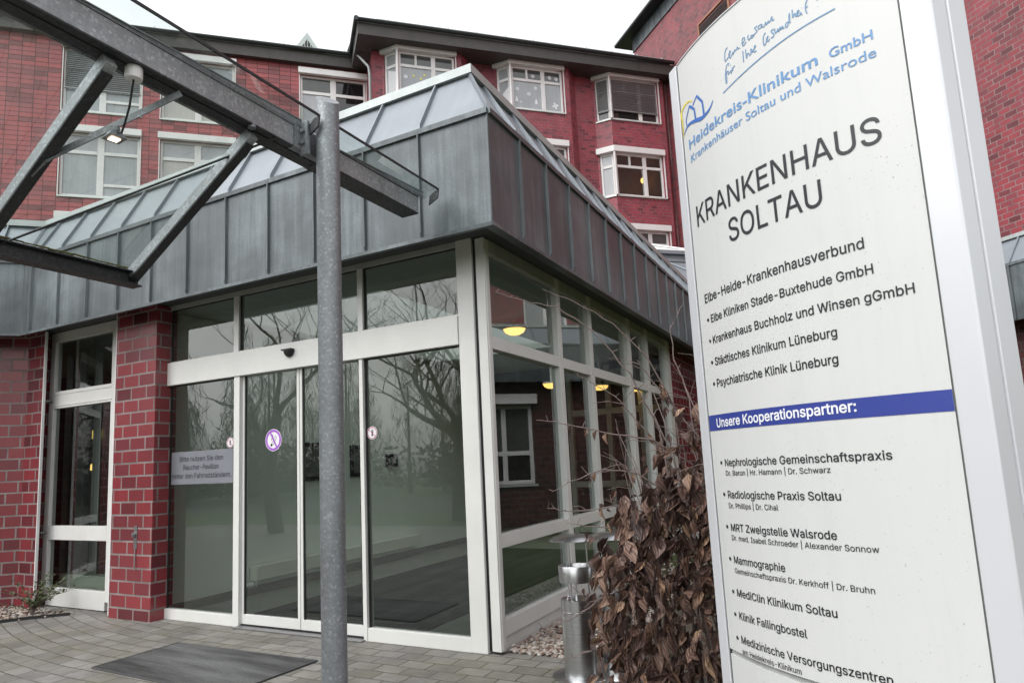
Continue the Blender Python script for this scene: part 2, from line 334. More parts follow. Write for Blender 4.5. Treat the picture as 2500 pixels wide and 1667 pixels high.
def grid_wall(mb,p0,p1,z0,z1,holes=(),depth=.12):
    """vertical wall from p0 to p1 (plan points), outside on the right-hand side looking p0->p1; holes (u0,u1,z0,z1) get reveals"""
    p0,p1=Vector((*p0,0)),Vector((*p1,0)); L=(p1-p0).length; t=(p1-p0)/L; n=Vector((t.y,-t.x,0))
    us=sorted({0,L,*[x for h in holes for x in h[:2]]}); zs=sorted({z0,z1,*[x for h in holes for x in h[2:]]})
    P=lambda u,z,b=0: p0+t*u-n*b+Vector((0,0,z))
    for i in range(len(us)-1):
        for j in range(len(zs)-1):
            cu,cz=(us[i]+us[i+1])/2,(zs[j]+zs[j+1])/2
            if any(h[0]<cu<h[1] and h[2]<cz<h[3] for h in holes): continue
            mb.face([P(us[i],zs[j]),P(us[i+1],zs[j]),P(us[i+1],zs[j+1]),P(us[i],zs[j+1])])
    for a,b,c,d in holes:
        mb.face([P(a,c),P(a,d),P(a,d,depth),P(a,c,depth)]); mb.face([P(b,d),P(b,c),P(b,c,depth),P(b,d,depth)])
        mb.face([P(a,d),P(b,d),P(b,d,depth),P(a,d,depth)]); mb.face([P(b,c),P(a,c),P(a,c,depth),P(b,c,depth)])
def seg_frame(p0,p1):
    p0,p1=Vector((*p0,0)),Vector((*p1,0)); t=(p1-p0).normalized(); n=Vector((t.y,-t.x,0))
    return lambda u,b,z: p0+t*u+n*b+Vector((0,0,z))      # b positive = outward
def ab2(a,b): v=AB(a,b,0); return (v.x,v.y)

# ------------------------------------------------------------------ ground
g=MB().face([W(-90,-90,-.02),W(90,-90,-.02),W(90,90,-.02),W(-90,90,-.02)]).build('ground','turf'); tag(g,kind='structure')
g=MB().face([W(-14,-9,0),W(4.5,-9,0),W(4.5,.12,0),W(-14,.12,0)]).build('pavement','pavers'); tag(g,kind='structure')
g=MB().face([W(.62,2.2,-.004),W(14,2.2,-.004),W(14,12,-.004),W(.62,12,-.004)]).build('lawn','turf'); tag(g,kind='structure')
g=MB().face([W(.1,.12,-.006),W(14,.12,-.006),W(14,2.2,-.006),W(.1,2.2,-.006)]).build('planting_bed','soil'); tag(g,kind='structure')
g=MB().face([W(-60,-22,-.012),W(40,-22,-.012),W(40,-13,-.012),W(-60,-13,-.012)]).build('road','asphalt'); tag(g,kind='structure')

# ------------------------------------------------------------------ entrance pavilion
PAV=thing('entrance_pavilion',(-2,0,0),'low zinc clad entrance pavilion with glass sliding doors and white frames','pavilion')
FX,FY,FZ,FT=.437,-.448,3.102,3.966; CAP=4.53; INS=.32
bendX=-5.73
RY=9.5   # far end of right side
LE=ab2(*( (bendX+FY)*K-6.0, (-bendX+FY)*K ))   # end of the 45 degree left stretch (along -A)
plan_f=[(FX,RY),(FX,FY),(bendX,FY),LE]
def inset_line(pts,d):
    out=[]
    n=len(pts)
    for i in range(n):
        p=Vector(pts[i])
        ds=[]
        if i>0: e=(Vector(pts[i])-Vector(pts[i-1])).normalized(); ds.append(Vector((-e.y,e.x)))
        if i<n-1: e=(Vector(pts[i+1])-Vector(pts[i])).normalized(); ds.append(Vector((-e.y,e.x)))
        if len(ds)==1: out.append(p-ds[0]*d)
        else:
            m_=(ds[0]+ds[1]).normalized(); out.append(p-m_*d/m_.dot(ds[0]))
    return [(v.x,v.y) for v in out]
pin=inset_line(plan_f,INS)
if pin[0][0]>FX: pin=inset_line(plan_f,-INS)
pfl=inset_line(plan_f,.11 if inset_line(plan_f,.1)[0][0]<FX else -.11)
fa=MB()
def strip(mb,A_,zA,B_,zB):
    for i in range(len(A_)-1): mb.face([(*A_[i+1],zA),(*A_[i],zA),(*B_[i],zB),(*B_[i+1],zB)])
strip(fa,plan_f,FZ,plan_f,FT); strip(fa,pfl,FZ+.02,plan_f,FZ)
# standing seams on the fascia
def seam(mb,p,t,n,z0,z1,w_=.011,o=.024):
    p=Vector((*p,0)); t=Vector((*t,0)); n=Vector((*n,0))
    a=[p-t*w_,p+t*w_,p+t*w_*.5+n*o,p-t*w_*.5+n*o]
    lo=[x+Vector((0,0,z0)) for x in a]; hi=[x+Vector((0,0,z1)) for x in a]; lo[2].z+=.05; lo[3].z+=.05
    for q in range(4): mb.face([lo[q],lo[(q+1)%4],hi[(q+1)%4],hi[q]])
    mb.face(lo[::-1]); mb.face(hi)
seamD=[FX-.012]+[-.171-.5355*i for i in range(11)]
seamR=[.06+.535*i for i in range(18)]
for x in seamD[1:]: seam(fa,(x,FY),(1,0),(0,-1),FZ,FT-.004)
for y in seamR: seam(fa,(FX,y),(0,1),(1,0),FZ,FT-.004)
dirL=Vector((-K,-K)); 
seamL=[.28+.535*i for i in range(11)]
for s_ in seamL: p_=Vector((bendX,FY))+dirL*s_; seam(fa,p_,(-K,-K),(K,-K),FZ,FT-.004)
seam(fa,(FX-.006,FY+.0),(1,0),(0,-1),FZ,FT,.006,.006)
# bottom drip edge and folded top edge
for i in range(3):
    a,b_=Vector(plan_f[i]),Vector(plan_f[i+1]); e=(b_-a).normalized(); n=Vector((-e.y,e.x)); n=n if (n.x>0.1 or n.y<-.1) else -n
    for z0,z1,o in ((FZ-.012,FZ+.016,.008),(FT-.02,FT+.022,.022)):
        fa.prism([(*(a+n*o),z0),(*(a-n*.004),z0),(*(a-n*.004),z1),(*(a+n*o),z1)],(*a,0),(*b_,0))
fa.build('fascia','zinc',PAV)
ro=MB(); strip(ro,plan_f,FT,pin,CAP)
def rseam(mb,p,q,t):
    p,q=Vector((*p,FT)),Vector((*q,CAP)); t=Vector((*t,0)); d_=(q-p).normalized(); n=t.cross(d_).normalized(); n=n if n.z>0 else -n
    a=[p-t*.011,p+t*.011,p+t*.007+n*.03,p-t*.007+n*.03]; c=[x+(q-p) for x in a]
    a[2]+=d_*.07; a[3]+=d_*.07
    for i in range(4): mb.face([a[i],a[(i+1)%4],c[(i+1)%4],c[i]])
    mb.face(a[::-1])
for x in seamD[1:]: rseam(ro,(x,FY),(x,FY+INS),(1,0))
for y in seamR: rseam(ro,(FX,y),(FX-INS,y),(0,1))
for s_ in seamL: p_=Vector((bendX,FY))+dirL*s_; rseam(ro,p_,p_+Vector((-K,K))*INS,(K,K))
rseam(ro,(FX,FY),(FX-INS,FY+INS),(K,K)); rseam(ro,(bendX,FY),pin[2],(.92,-.38))
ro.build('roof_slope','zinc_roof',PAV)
ca=MB(); pc0=inset_line(plan_f,INS-.055 if pin[0][0]<FX and inset_line(plan_f,.1)[0][0]<FX else -(INS-.055)); pc1=inset_line(plan_f,(INS+.3) if inset_line(plan_f,.1)[0][0]<FX else -(INS+.3))
strip(ca,pc0,CAP-.028,pc0,CAP+.045); strip(ca,pc0,CAP+.045,pc1,CAP+.06); strip(ca,pin,CAP-.028,pc0,CAP-.028)
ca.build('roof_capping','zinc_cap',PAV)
dk=MB()
zd=CAP+.055; qd=lambda x0,x1,y0,y1,z: [W(x0,y0,z),W(x1,y0,z),W(x1,y1,z),W(x0,y1,z)]
HX0,HX1,HY0,HY1=-3.6,-1.5,.8,5.2     # unseen opening added to let more daylight into the lobby
for q in ((HX0,HX1,-.13,HY0),(HX0,HX1,HY1,RY),(HX1,.12,-.13,RY),(-5.6,HX0,-.13,RY)): dk.face(qd(*q,zd))
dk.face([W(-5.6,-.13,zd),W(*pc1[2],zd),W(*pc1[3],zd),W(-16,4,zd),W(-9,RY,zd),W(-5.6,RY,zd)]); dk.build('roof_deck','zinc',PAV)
sh=MB()
for p_,q_ in (((HX0,HY0),(HX1,HY0)),((HX1,HY0),(HX1,HY1)),((HX1,HY1),(HX0,HY1)),((HX0,HY1),(HX0,HY0))): sh.face([W(*p_,3.19),W(*q_,3.19),W(*q_,zd),W(*p_,zd)])
sh.build('added_light_shaft','ceiling_paint',PAV); MB().face(qd(HX0,HX1,HY0,HY1,zd+.02)).build('added_roof_light','glass_far',PAV)  # glass and white shaft are unseen, added to brighten the lobby
sf=MB(); sf.face([(*pfl[0],3.21),(*pfl[1],3.21),(*pfl[2],3.21),(*pfl[3],3.21),(pfl[3][0]-.5,pfl[3][1]+.9,3.21),(-6.4,.6,3.21),(-.1,.6,3.21),(-.1,RY,3.21)])
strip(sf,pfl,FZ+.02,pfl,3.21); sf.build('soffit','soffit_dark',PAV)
# upper roof rising towards the lantern
ur=MB()
b0,b1=5.6,7.0
ur.face([AB(2.6,b0,CAP+.06),AB(8.6,b0,CAP+.06),AB(7.2,b1,5.42),AB(4.0,b1,5.42)])
ur.face([AB(8.6,b0,CAP+.06),AB(8.6,11.5,CAP+.06),AB(7.2,10.2,5.42),AB(7.2,b1,5.42)])
for a in (4.6,5.2,5.8,6.4,7.0): ur.tube(AB(a,b0,CAP+.09),AB(a*.86+.75,b1,5.44),.022,n=6)
ur.build('upper_roof','zinc_roof',PAV)
# ---- door front (plane y=0)
def bx(*a): return MB().box(*a)
B=.003
bx(-.146,0,.0,.10,0,3.215).build('corner_post','white_frame',PAV,bevel=.006)
bx(-.005,.03,.03,.09,0.02,3.2).build('joint_strip','rubber_black',PAV)
cp=MB().box(.03,.108,.012,.098,.02,3.2); cp.box(.03,.114,.03,.07,.02,3.19); cp.build('corner_post','white_frame',PAV,bevel=.004)
bx(-3.80,-3.712,.0,.09,0,3.215).build('door_jamb','white_frame',PAV,bevel=B)
bx(-3.753,-.147,-.014,.10,2.352,2.592).build('door_beam','white_frame',PAV,bevel=.004)
bx(-3.711,-.147,.012,.075,3.165,3.214).build('head_rail','mullion_grey',PAV,bevel=B)
for x0,x1 in ((-2.738,-2.667),(-1.176,-1.120)): bx(x0,x1,.008,.08,2.593,3.164).build('upper_mullion','white_frame',PAV,bevel=B)
for x0,x1 in ((-2.718,-2.640),(-1.166,-1.128)): bx(x0,x1,.0,.095,.0,2.351).build('door_mullion','white_frame',PAV,bevel=B)
bx(-3.711,-2.719,.005,.08,0,.10).build('door_sill','white_frame',PAV,bevel=B); bx(-1.127,-.147,.005,.08,0,.105).build('door_sill','white_frame',PAV,bevel=B)
bx(-3.711,-.147,.02,.07,2.593,2.606).build('glazing_bead','white_frame',PAV)
for x0,x1,z0,z1 in ((-3.712,-2.738,2.606,3.166),(-2.667,-1.176,2.606,3.166),(-1.120,-.146,2.606,3.166),(-3.712,-2.718,.10,2.352),(-1.128,-.146,.105,2.352)):
    MB().face([W(x0,.045,z0),W(x1,.045,z0),W(x1,.045,z1),W(x0,.045,z1)]).build('pane','glass_door',PAV)
    gk=MB()
    for q in ((x0,x0+.012,z0,z1),(x1-.012,x1,z0,z1)): gk.box(q[0],q[1],.03,.044,q[2],q[3])
    gk.box(x0+.012,x1-.012,.03,.044,z1-.012,z1); gk.build('glazing_gasket','rubber_black',PAV)
def sdoor(x0,x1):
    fr=MB().box(x0,x1,.035,.075,.025,.112)
    for a,b_ in ((x0,x0+.028),(x1-.03,x1)): fr.box(a,b_,.037,.073,.112,2.351)
    o=fr.build('sliding_door','white_frame',PAV,bevel=.002)
    MB().face([W(x0+.028,.055,.112),W(x1-.03,.055,.112),W(x1-.03,.055,2.352),W(x0+.028,.055,2.352)]).build('pane','glass_door',o)
    gk=MB().box(x0+.028,x0+.040,.044,.054,.112,2.35).box(x1-.042,x1-.03,.044,.054,.112,2.35); gk.build('glazing_gasket','rubber_black',o)
    return o
d1=sdoor(-2.639,-1.899); d2=sdoor(-1.891,-1.167)
bx(-2.639,-1.167,.03,.08,.002,.022).build('door_track','rubber_black',PAV); bx(-2.65,-1.15,-.06,.025,.002,.012).build('threshold','steel_matt',PAV)
# motion sensor
sn=MB(); c=Vector((-1.962,-.015,2.52)); P_=[]
for j in range(7):
    a=math.pi/2*j/6; row=[]
    for i in range(13):
        b_=math.pi*i/12; row.append(c+Vector((-.06*math.cos(b_)*math.cos(a*.98),-.055*math.sin(b_)*math.cos(a*.98),-.062*math.sin(a))))
    P_.append(row)
for j in range(6):
    for i in range(12): sn.face([P_[j][i],P_[j][i+1],P_[j+1][i+1],P_[j+1][i]])
sn.box(-2.022,-1.902,-.068,-.015,2.52,2.532); sn.build('motion_sensor','rubber_black',PAV,smooth=40)
# plaque
pq=bx(-3.675,-2.762,.034,.0425,1.325,1.655).build('plaque','plaque_metal',PAV,bevel=.0015)
# ---- right side (plane x=.108)
GX=.052
mY=[(1.50,1.60),(2.41,2.52),(3.88,4.03),(4.78,4.90),(5.95,6.2)]
for i,(a,b_) in enumerate(mY): bx(.02,.108,a,b_,0.02,3.2).build('side_mullion','white_frame',PAV,bevel=B)
ys=[(.099,1.499),(1.601,2.409),(2.521,3.879),(4.031,4.779),(4.901,5.949)]
for a,b_ in ys:
    bx(.024,.104,a,b_,2.304,2.406).build('side_transom','white_frame',PAV,bevel=B)
    bx(.024,.104,a,b_,.757,.86).build('side_transom','white_frame',PAV,bevel=B)
    bx(.024,.104,a,b_,.112,.236).build('side_sill','white_frame',PAV,bevel=B)
    bx(.024,.104,a,b_,3.094,3.205).build('side_head','mullion_grey',PAV,bevel=B)
    for z0,z1 in ((.236,.757),(.86,2.304),(2.406,3.094)):
        MB().face([W(GX,a,z0),W(GX,b_,z0),W(GX,b_,z1),W(GX,a,z1)]).build('side_pane','glass_side',PAV)
bx(.03,.085,.115,9,-.02,.110).build('base_strip','white_frame',PAV,bevel=B)
bw=MB(); grid_wall(bw,(.06,6.2),(.06,9.5),0,3.2); bw.build('brick_wall','brick_pier',PAV)
# ---- brick piers and side window on the left
pl=MB().box(-4.375,-3.705,-.15,.10,0,3.2); pl.build('brick_pillar','brick_pier',PAV,bevel=.002)
bx(-4.389,-4.377,-.153,-.12,.02,3.19).build('guide_rail','white_far',PAV,bevel=B)
bx(-5.778,-5.764,-.153,-.12,.02,3.19).build('guide_rail','white_far',PAV,bevel=B)
pw=MB(); grid_wall(pw,(-6.12,-.15),(-5.78,-.15),0,3.2); grid_wall(pw,(-5.78,-.15),(-5.985,.0),0,3.2); grid_wall(pw,(-5.985,.0),(-5.985,.12),0,3.2)
Lw=(-6.12-4*K,-.15-4*K)
grid_wall(pw,(-6.12-.82*K,-.15-.82*K),(-6.12,-.15),0,3.2); grid_wall(pw,Lw,(-6.12-2.1*K,-.15-2.1*K),0,3.2)
pw.build('brick_wall','brick_pier',PAV)
F2=seg_frame((-6.12-2.1*K,-.15-2.1*K),(-6.12-.82*K,-.15-.82*K))
wl=MB()
for q in ((0,.06,.0,3.2),(1.22,1.28,.0,3.2)): wl.box(q[0],q[1],-.1,-.02,q[2],q[3],F2)
for z in (.1,.8,2.35,3.1): wl.box(.06,1.22,-.1,-.02,z,z+.1,F2)
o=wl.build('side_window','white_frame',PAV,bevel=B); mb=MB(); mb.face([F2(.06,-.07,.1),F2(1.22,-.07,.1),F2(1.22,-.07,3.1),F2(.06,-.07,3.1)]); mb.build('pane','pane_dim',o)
wl=MB().box(-5.93,-5.83,.01,.09,.1,3.2).box(-4.705,-4.376,.01,.09,.1,3.2)
for z0,z1 in ((2.275,2.48),(.745,.905),(.01,.21),(3.085,3.2)): wl.box(-5.83,-4.705,.01,.09,z0,z1)
for z0,z1 in ((2.30,2.318),(2.438,2.456)): wl.box(-5.86,-4.69,.004,.012,z0,z1)
sw=wl.build('side_window','white_frame',PAV,bevel=B)
for z0,z1 in ((2.48,3.085),(.905,2.275),(.21,.745)):
    MB().face([W(-5.83,.05,z0),W(-4.705,.05,z0),W(-4.705,.05,z1),W(-5.83,.05,z1)]).build('pane','glass_door',sw)
for z in (2.37,.83): hd=MB(); hd.tube((-5.86,-.06,z),(-5.86,.01,z),.012,n=8).tube((-5.93,-.06,z),(-5.84,-.06,z),.009,n=8); hd.build('shutter_stop','steel_matt',sw)
ks=MB().tube((-3.975,-.15,.84),(-3.975,-.172,.84),.028,n=16).box(-3.985,-3.935,-.156,-.15,.70,.93); ks.tube((-3.955,-.16,.70),(-3.945,-.17,.49),.006,n=6); ks.tube((-3.975,-.172,.84),(-3.98,-.182,.84),.012,n=10)
ks.build('key_switch','steel_matt',PAV,smooth=40)
# ---- interior shell
MB().face([W(-8.5,.1,.006),W(.04,.1,.006),W(.04,7.8,.006),W(-8.5,7.8,.006)]).build('inner_floor','tiles_inner',PAV)
ce=MB()
for q in ((-9.5,HX0,.12,8),(HX1,.01,.12,8),(HX0,HX1,.12,HY0),(HX0,HX1,HY1,8)): ce.face(qd(*q,3.19))
ce.build('ceiling','ceiling_paint',PAV)
bx(-3.95,-3.82,.10,7.5,.0,3.18).build('inner_wall','interior_wall',PAV); bx(-3.819,-3.80,.10,7.5,.006,.10).build('skirting','skirting',PAV)
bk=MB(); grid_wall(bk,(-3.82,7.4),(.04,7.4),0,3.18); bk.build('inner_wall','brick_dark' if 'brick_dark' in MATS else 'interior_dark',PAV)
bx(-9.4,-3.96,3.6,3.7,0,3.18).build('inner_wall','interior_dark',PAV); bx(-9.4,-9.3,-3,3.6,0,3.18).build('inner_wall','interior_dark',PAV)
# inner glazed doors at the back
ig=MB()
for x in (-2.1,-1.35,-.75,-.1): ig.box(x,x+.09,7.26,7.36,0,3.1)
for z in (.1,.9,2.2,2.9): ig.box(-2.01,-.1,7.27,7.35,z,z+.11)
ig.build('inner_door_frame','white_frame',PAV,bevel=B)
rb=bx(-3.80,-3.685,1.20,4.6,.17,.335).build('radiator','radiator_paint',PAV,bevel=.008)
vl=MB().tube((-3.74,1.18,.13),(-3.74,1.08,.13),.03,.026,14).tube((-3.74,1.2,.13),(-3.74,1.18,.13),.014,n=10).tube((-3.74,1.24,.10),(-3.74,1.24,.17),.012,n=8); vl.build('valve','white_far',rb,smooth=40)
rs=MB().box(-5.93,-4.5,.22,.30,.06,.31).box(-5.97,-4.5,.20,.33,.31,.325); rs.build('radiator','radiator_paint',PAV,bevel=.004)
cu=MB()
for x in (-6.62,-6.32,-5.98): MB().box(x,x+.15,.60,.62,.05,3.1).build('curtain_strip','curtain',PAV)
wi=MB().box(-8.62,-8.38,2.2,2.22,1.67,1.78).box(-8.62,-8.38,2.2,2.22,2.30,2.37); wi.build('notice_sheet','white_far',PAV); MB().box(-8.62,-8.38,2.19,2.21,2.10,2.24).build('lit_shade','lamp_dim',PAV); bx(-8.72,-8.30,2.225,2.25,.8,2.5).build('notice_frame','interior_dark',PAV)
for y,w_,z0,z1 in ((2.0,.55,1.28,1.78),(3.05,.32,1.3,1.75),(3.9,.28,1.42,1.62)):
    nb=bx(-3.819,-3.79,y,y+w_,z0,z1).build('notice_frame','notice_dark',PAV); bx(-3.789,-3.784,y+.05,y+w_-.05,z0+.05,z1-.05).build('notice_sheet','notice_paper',nb)
# ------------------------------------------------------------------ door mats
g=bx(0,0,0,0,0,0) if False else MB().plan([(-2.66,-.615),(-2.67,-1.36),(-1.16,-1.42),(-1.125,-.60)],.003,.010).build('doormat','mat_rib'); mf=MB(); q_=[(-2.66,-.615),(-2.67,-1.36),(-1.16,-1.42),(-1.125,-.60)]
for a_,b_ in zip(q_,q_[1:]+q_[:1]): mf.tube(W(*a_,.006),W(*b_,.006),.0075,n=6)
mf.build('mat_frame','steel_dark',g)
tag(g,'worn grey ribbed doormat sunk into the pavers before the sliding doors','doormat')
g=MB().plan([(-2.92,.45),(-.83,.45),(-.83,5.6),(-2.92,5.6)],.007,.016).build('doormat','mat_inner'); tag(g,'dark entrance carpet runner on the floor behind the glass doors','doormat')
# ------------------------------------------------------------------ interior lamps
def lampi(x,y,z,label):
    t=thing('ceiling_lamp',(x,y,z),label,'lamp','warm lamps inside the glass pavilion')
    MB().lathe((x,y,z),[(.0,-.075),(.07,-.068),(.12,-.04),(.14,0)],24).build('lamp_shade','lamp_warm',t,smooth=50)
    MB().lathe((x,y,z),[(.145,.0),(.145,.03),(.02,.03),(.02,3.185-z)],24).build('lamp_base','white_far',t,smooth=40)
lampi(-1.1,3.05,3.08,'round amber lamp on the ceiling seen through the first upper side pane')
lampi(-1.6,5.38,2.62,'amber hanging lamp seen low beside the first side mullion')
lampi(-1.13,6.36,2.62,'amber hanging lamp seen through the third side pane')
lampi(-.73,7.15,2.62,'amber hanging lamp nearest the far end of the glass side')
t=thing('pendant_lamp',(-7.57,1.6,1.56),'small amber pendant lamp hanging behind the narrow window by the brick pillar','lamp')
MB().lathe((-7.57,1.6,1.56),[(.02,.10),(.045,.09),(.05,.02),(.05,0)],20).build('bulb','lamp_warm',t,smooth=50); MB().lathe((-7.57,1.6,1.56),[(.03,.02),(.14,-.04),(.15,-.045)],24).build('lamp_shade','glass_far',t,smooth=50); MB().tube((-7.57,1.6,1.66),(-7.57,1.6,3.185),.006,n=6).build('cable','rubber_black',t)
# ------------------------------------------------------------------ text
_h={}
SANS=None
try:
    import os
    fp=os.path.join(bpy.utils.resource_path('LOCAL'),'datafiles','fonts','Inter.woff2')
    if os.path.exists(fp): SANS=bpy.data.fonts.load(fp)
except Exception: SANS=None
from mathutils.geometry import interpolate_bezier, delaunay_2d_cdt
def text_faces(body,offset=0.0,sans=True):
    """letter outlines filled by non-zero winding, so overlapping contours stay solid"""
    cu=bpy.data.curves.new('t','FONT'); cu.body=body; cu.size=1
    if SANS and sans: cu.font=SANS
    ob=bpy.data.objects.new('t',cu); col.objects.link(ob)
    dg=bpy.context.evaluated_depsgraph_get(); dg.update(); cv=ob.evaluated_get(dg).to_curve(dg)
    loops=[]
    for sp in cv.splines:
        bp=sp.bezier_points; n=len(bp); L=[]
        if n:
            for i in range(n):
                p,q=bp[i],bp[(i+1)%n]
                st=(p.handle_right-p.co).cross(q.co-p.co).length<1e-6 and (q.handle_left-q.co).cross(q.co-p.co).length<1e-6
                L+= [p.co.to_2d()] if st else [x.to_2d() for x in interpolate_bezier(p.co,p.handle_right,q.handle_left,q.co,5)[:-1]]
        else: L=[p.co.to_2d() for p in sp.points]
        M_=[]
        for p in L:
            if not M_ or (p-M_[-1]).length>1e-5: M_.append(p)
        if len(M_)>2 and (M_[0]-M_[-1]).length<1e-5: M_.pop()
        if len(M_)>2: loops.append(M_)
    ob.evaluated_get(dg).to_curve_clear(); bpy.data.objects.remove(ob); bpy.data.curves.remove(cu)
    if not loops: return [],[]
    area=lambda L: sum(L[i].x*L[(i+1)%len(L)].y-L[(i+1)%len(L)].x*L[i].y for i in range(len(L)))/2
    big=max(loops,key=lambda L:abs(area(L))); sgn=1 if area(big)>0 else -1
    if offset:
        out=[]
        for L in loops:
            n=len(L); Q=[]
            for i in range(n):
                e1=(L[i]-L[i-1]).normalized(); e2=(L[(i+1)%n]-L[i]).normalized(); n1=Vector((e1.y,-e1.x)); n2=Vector((e2.y,-e2.x)); m_=n1+n2
                if m_.length<1e-4: m_=n1
                m_.normalize(); Q.append(L[i]+m_*sgn*offset/max(.5,m_.dot(n1)))
            out.append(Q)
        loops=out
    vs_=[];es=[];bbs=[]
    for L in loops:
        i0=len(vs_); n=len(L); vs_+=L; es+=[(i0+i,i0+(i+1)%n) for i in range(n)]
        bbs.append((min(p.x for p in L),max(p.x for p in L),min(p.y for p in L),max(p.y for p in L)))
    V,_,Fc,_,_,_=delaunay_2d_cdt(vs_,es,[],0,1e-6)
    keep=[]
    for f in Fc:
        c=(V[f[0]]+V[f[1]]+V[f[2]])/3; wn_=0
        for L,bb in zip(loops,bbs):
            if not(bb[0]<=c.x<=bb[1] and bb[2]<=c.y<=bb[3]): continue
            n=len(L)
            for i in range(n):
                p,q=L[i],L[(i+1)%n]
                if (p.y<=c.y)!=(q.y<=c.y):
                    x_=p.x+(c.y-p.y)/(q.y-p.y)*(q.x-p.x)
                    if x_>c.x: wn_+=1 if q.y>p.y else -1
        if wn_: keep.append(list(f))
    return [Vector((p.x,p.y,0)) for p in V],keep
def cap(offset=0.0,sans=True):
    if (offset,sans) not in _h:
        v,_=text_faces('H',offset,sans); _h[offset,sans]=(min(x.y for x in v),max(x.y for x in v))
    return _h[offset,sans]
def text(mb,body,x0,z0,width,caph,fn,offset=0.0,slope=0.0,shear=0.0,sans=True):
    v,f_=text_faces(body,offset,sans); lo,hi=cap(offset,sans); a=min(p.x for p in v); b_=max(p.x for p in v)
    sx=width/(b_-a); sy=caph/(hi-lo); i0=len(mb.v)
    for p in v:
        xx=(p.x-a)*sx; zz=(p.y-lo)*sy; mb.v.append(fn(x0+xx+shear*zz,z0+zz+slope*xx))
    for q in f_: mb.f.append([i0+i for i in q]); mb.uv.append(None)
    return mb
fn=lambda x,z: Vector((x,.0325,z))
for b_,x_,z_,w_ in (('Bitte nutzen Sie den',-3.545,1.555,.645),('Raucher-Pavillon',-3.485,1.47,.52),('hinter den Fahrradständern.',-3.655,1.385,.87)): text(MB(),b_,x_,z_,w_,.050,fn,.004).build('lettering','letter_black',pq)
# stickers
def ring(mb,cx,cz,y,r0,r1,n=40,sq=1):
    for i in range(n):
        a,b_=2*math.pi*i/n,2*math.pi*(i+1)/n
        P=lambda r,t:Vector((cx+r*math.cos(t)*sq,y,cz+r*math.sin(t)))
        if r0>0: mb.face([P(r0,a),P(r1,a),P(r1,b_),P(r0,b_)])
        else: mb.face([Vector((cx,y,cz)),P(r1,a),P(r1,b_)])
def bar(mb,x0,z0,x1,z1,w_,y):
    d_=Vector((x1-x0,0,z1-z0)).normalized(); n=Vector((-d_.z,0,d_.x))*w_/2; a,b_=Vector((x0,y,z0)),Vector((x1,y,z1)); mb.face([a-n,b_-n,b_+n,a+n])
def nosmoke(cx,cz,y,r,parent):
    mb=MB(); ring(mb,cx,cz,y,0,r); o=mb.build('sticker','sticker_white',parent)
    mb=MB(); ring(mb,cx,cz,y-.0015,r*.74,r*.95); bar(mb,cx-r*.35,cz+r*.68,cx+r*.42,cz-r*.66,r*.16,y-.0016); mb.build('prohibition_ring','sticker_purple',parent)
    mb=MB(); bar(mb,cx-r*.32,cz-r*.52,cx-r*.14,cz-r*.34,r*.2,y-.0012)
    for s_ in (-1,1): bar(mb,cx-r*.12+s_*r*.07,cz-r*.34-s_*r*.07,cx+r*.36+s_*r*.07,cz+r*.3-s_*r*.07,r*.025,y-.0012)
    bar(mb,cx+r*.29,cz+r*.37,cx+r*.43,cz+r*.23,r*.025,y-.0012)
    pts=[(-.22,-.02),(-.24,.12),(-.1,.2),(-.02,.32),(-.1,.48),(-.24,.5),(-.36,.42)]
    for a,b_ in zip(pts,pts[1:]): bar(mb,cx+a[0]*r,cz+a[1]*r,cx+b_[0]*r,cz+b_[1]*r,r*.03,y-.0012)
    mb.build('pictogram','letter_black',parent)
def nophone(cx,cz,y,r,parent):
    mb=MB(); ring(mb,cx,cz,y,0,r); mb.build('sticker','sticker_white',parent)
    mb=MB(); ring(mb,cx,cz,y-.0015,r*.80,r*.92); bar(mb,cx-r*.62,cz+r*.55,cx+r*.6,cz-r*.56,r*.1,y-.0016); mb.build('prohibition_ring','sticker_red',parent)
    mb=MB(); bar(mb,cx-r*.02,cz-r*.5,cx+r*.08,cz+r*.2,r*.26,y-.0012); ring(mb,cx+r*.07,cz+r*.32,y-.0012,r*.1,r*.2,16); mb.build('pictogram','letter_black',parent)
nosmoke(-2.238,1.708,.050,.104,d1); nophone(-2.81,1.715,.040,.052,PAV); nophone(-1.065,1.705,.040,.056,PAV)
exec_after=[]
# ------------------------------------------------------------------ information sign
S_=Vector((.82497509,-.56516909,0)); N_=Vector((-.56516909,-.82497509,0)); L_=Vector((2.05682274,-1.88169432,0)); SW,SH=.8795,.0788
def sg(s,z,o=0):
    q=2*s/SW-1
    return L_+S_*s+N_*(SH*(1-q*q)+o)+Vector((0,0,z))
def sf_(s,b,z): return L_+S_*s+N_*b+Vector((0,0,z))
SIGN=thing('information_sign',(L_+S_*.44),'tall curved white hospital sign with a blue band and black lettering','sign')
def curved(z0,z1,o0,o1,s0=0,s1=SW,n=28):
    mb=MB()
    for i in range(n):
        a,b_=s0+(s1-s0)*i/n,s0+(s1-s0)*(i+1)/n
        mb.face([sg(a,z0,o1),sg(b_,z0,o1),sg(b_,z1,o1),sg(a,z1,o1)])
        if o0 is not None:
            mb.face([sg(a,z1,o1),sg(b_,z1,o1),sg(b_,z1,o0),sg(a,z1,o0)]); mb.face([sg(a,z0,o0),sg(b_,z0,o0),sg(b_,z0,o1),sg(a,z0,o1)])
            mb.face([sg(b_,z0,o0),sg(a,z0,o0),sg(a,z1,o0),sg(b_,z1,o0)])
    return mb
ZT=3.004
o=curved(.692,ZT-.004,-.02,0).build('sign_panel','sign_panel',SIGN,smooth=40)
curved(.10,.672,-.02,-.003).build('sign_panel','sign_panel',SIGN,smooth=40)
curved(.6725,.6915,-.02,-.010).build('panel_joint','mullion_grey',SIGN,smooth=40)
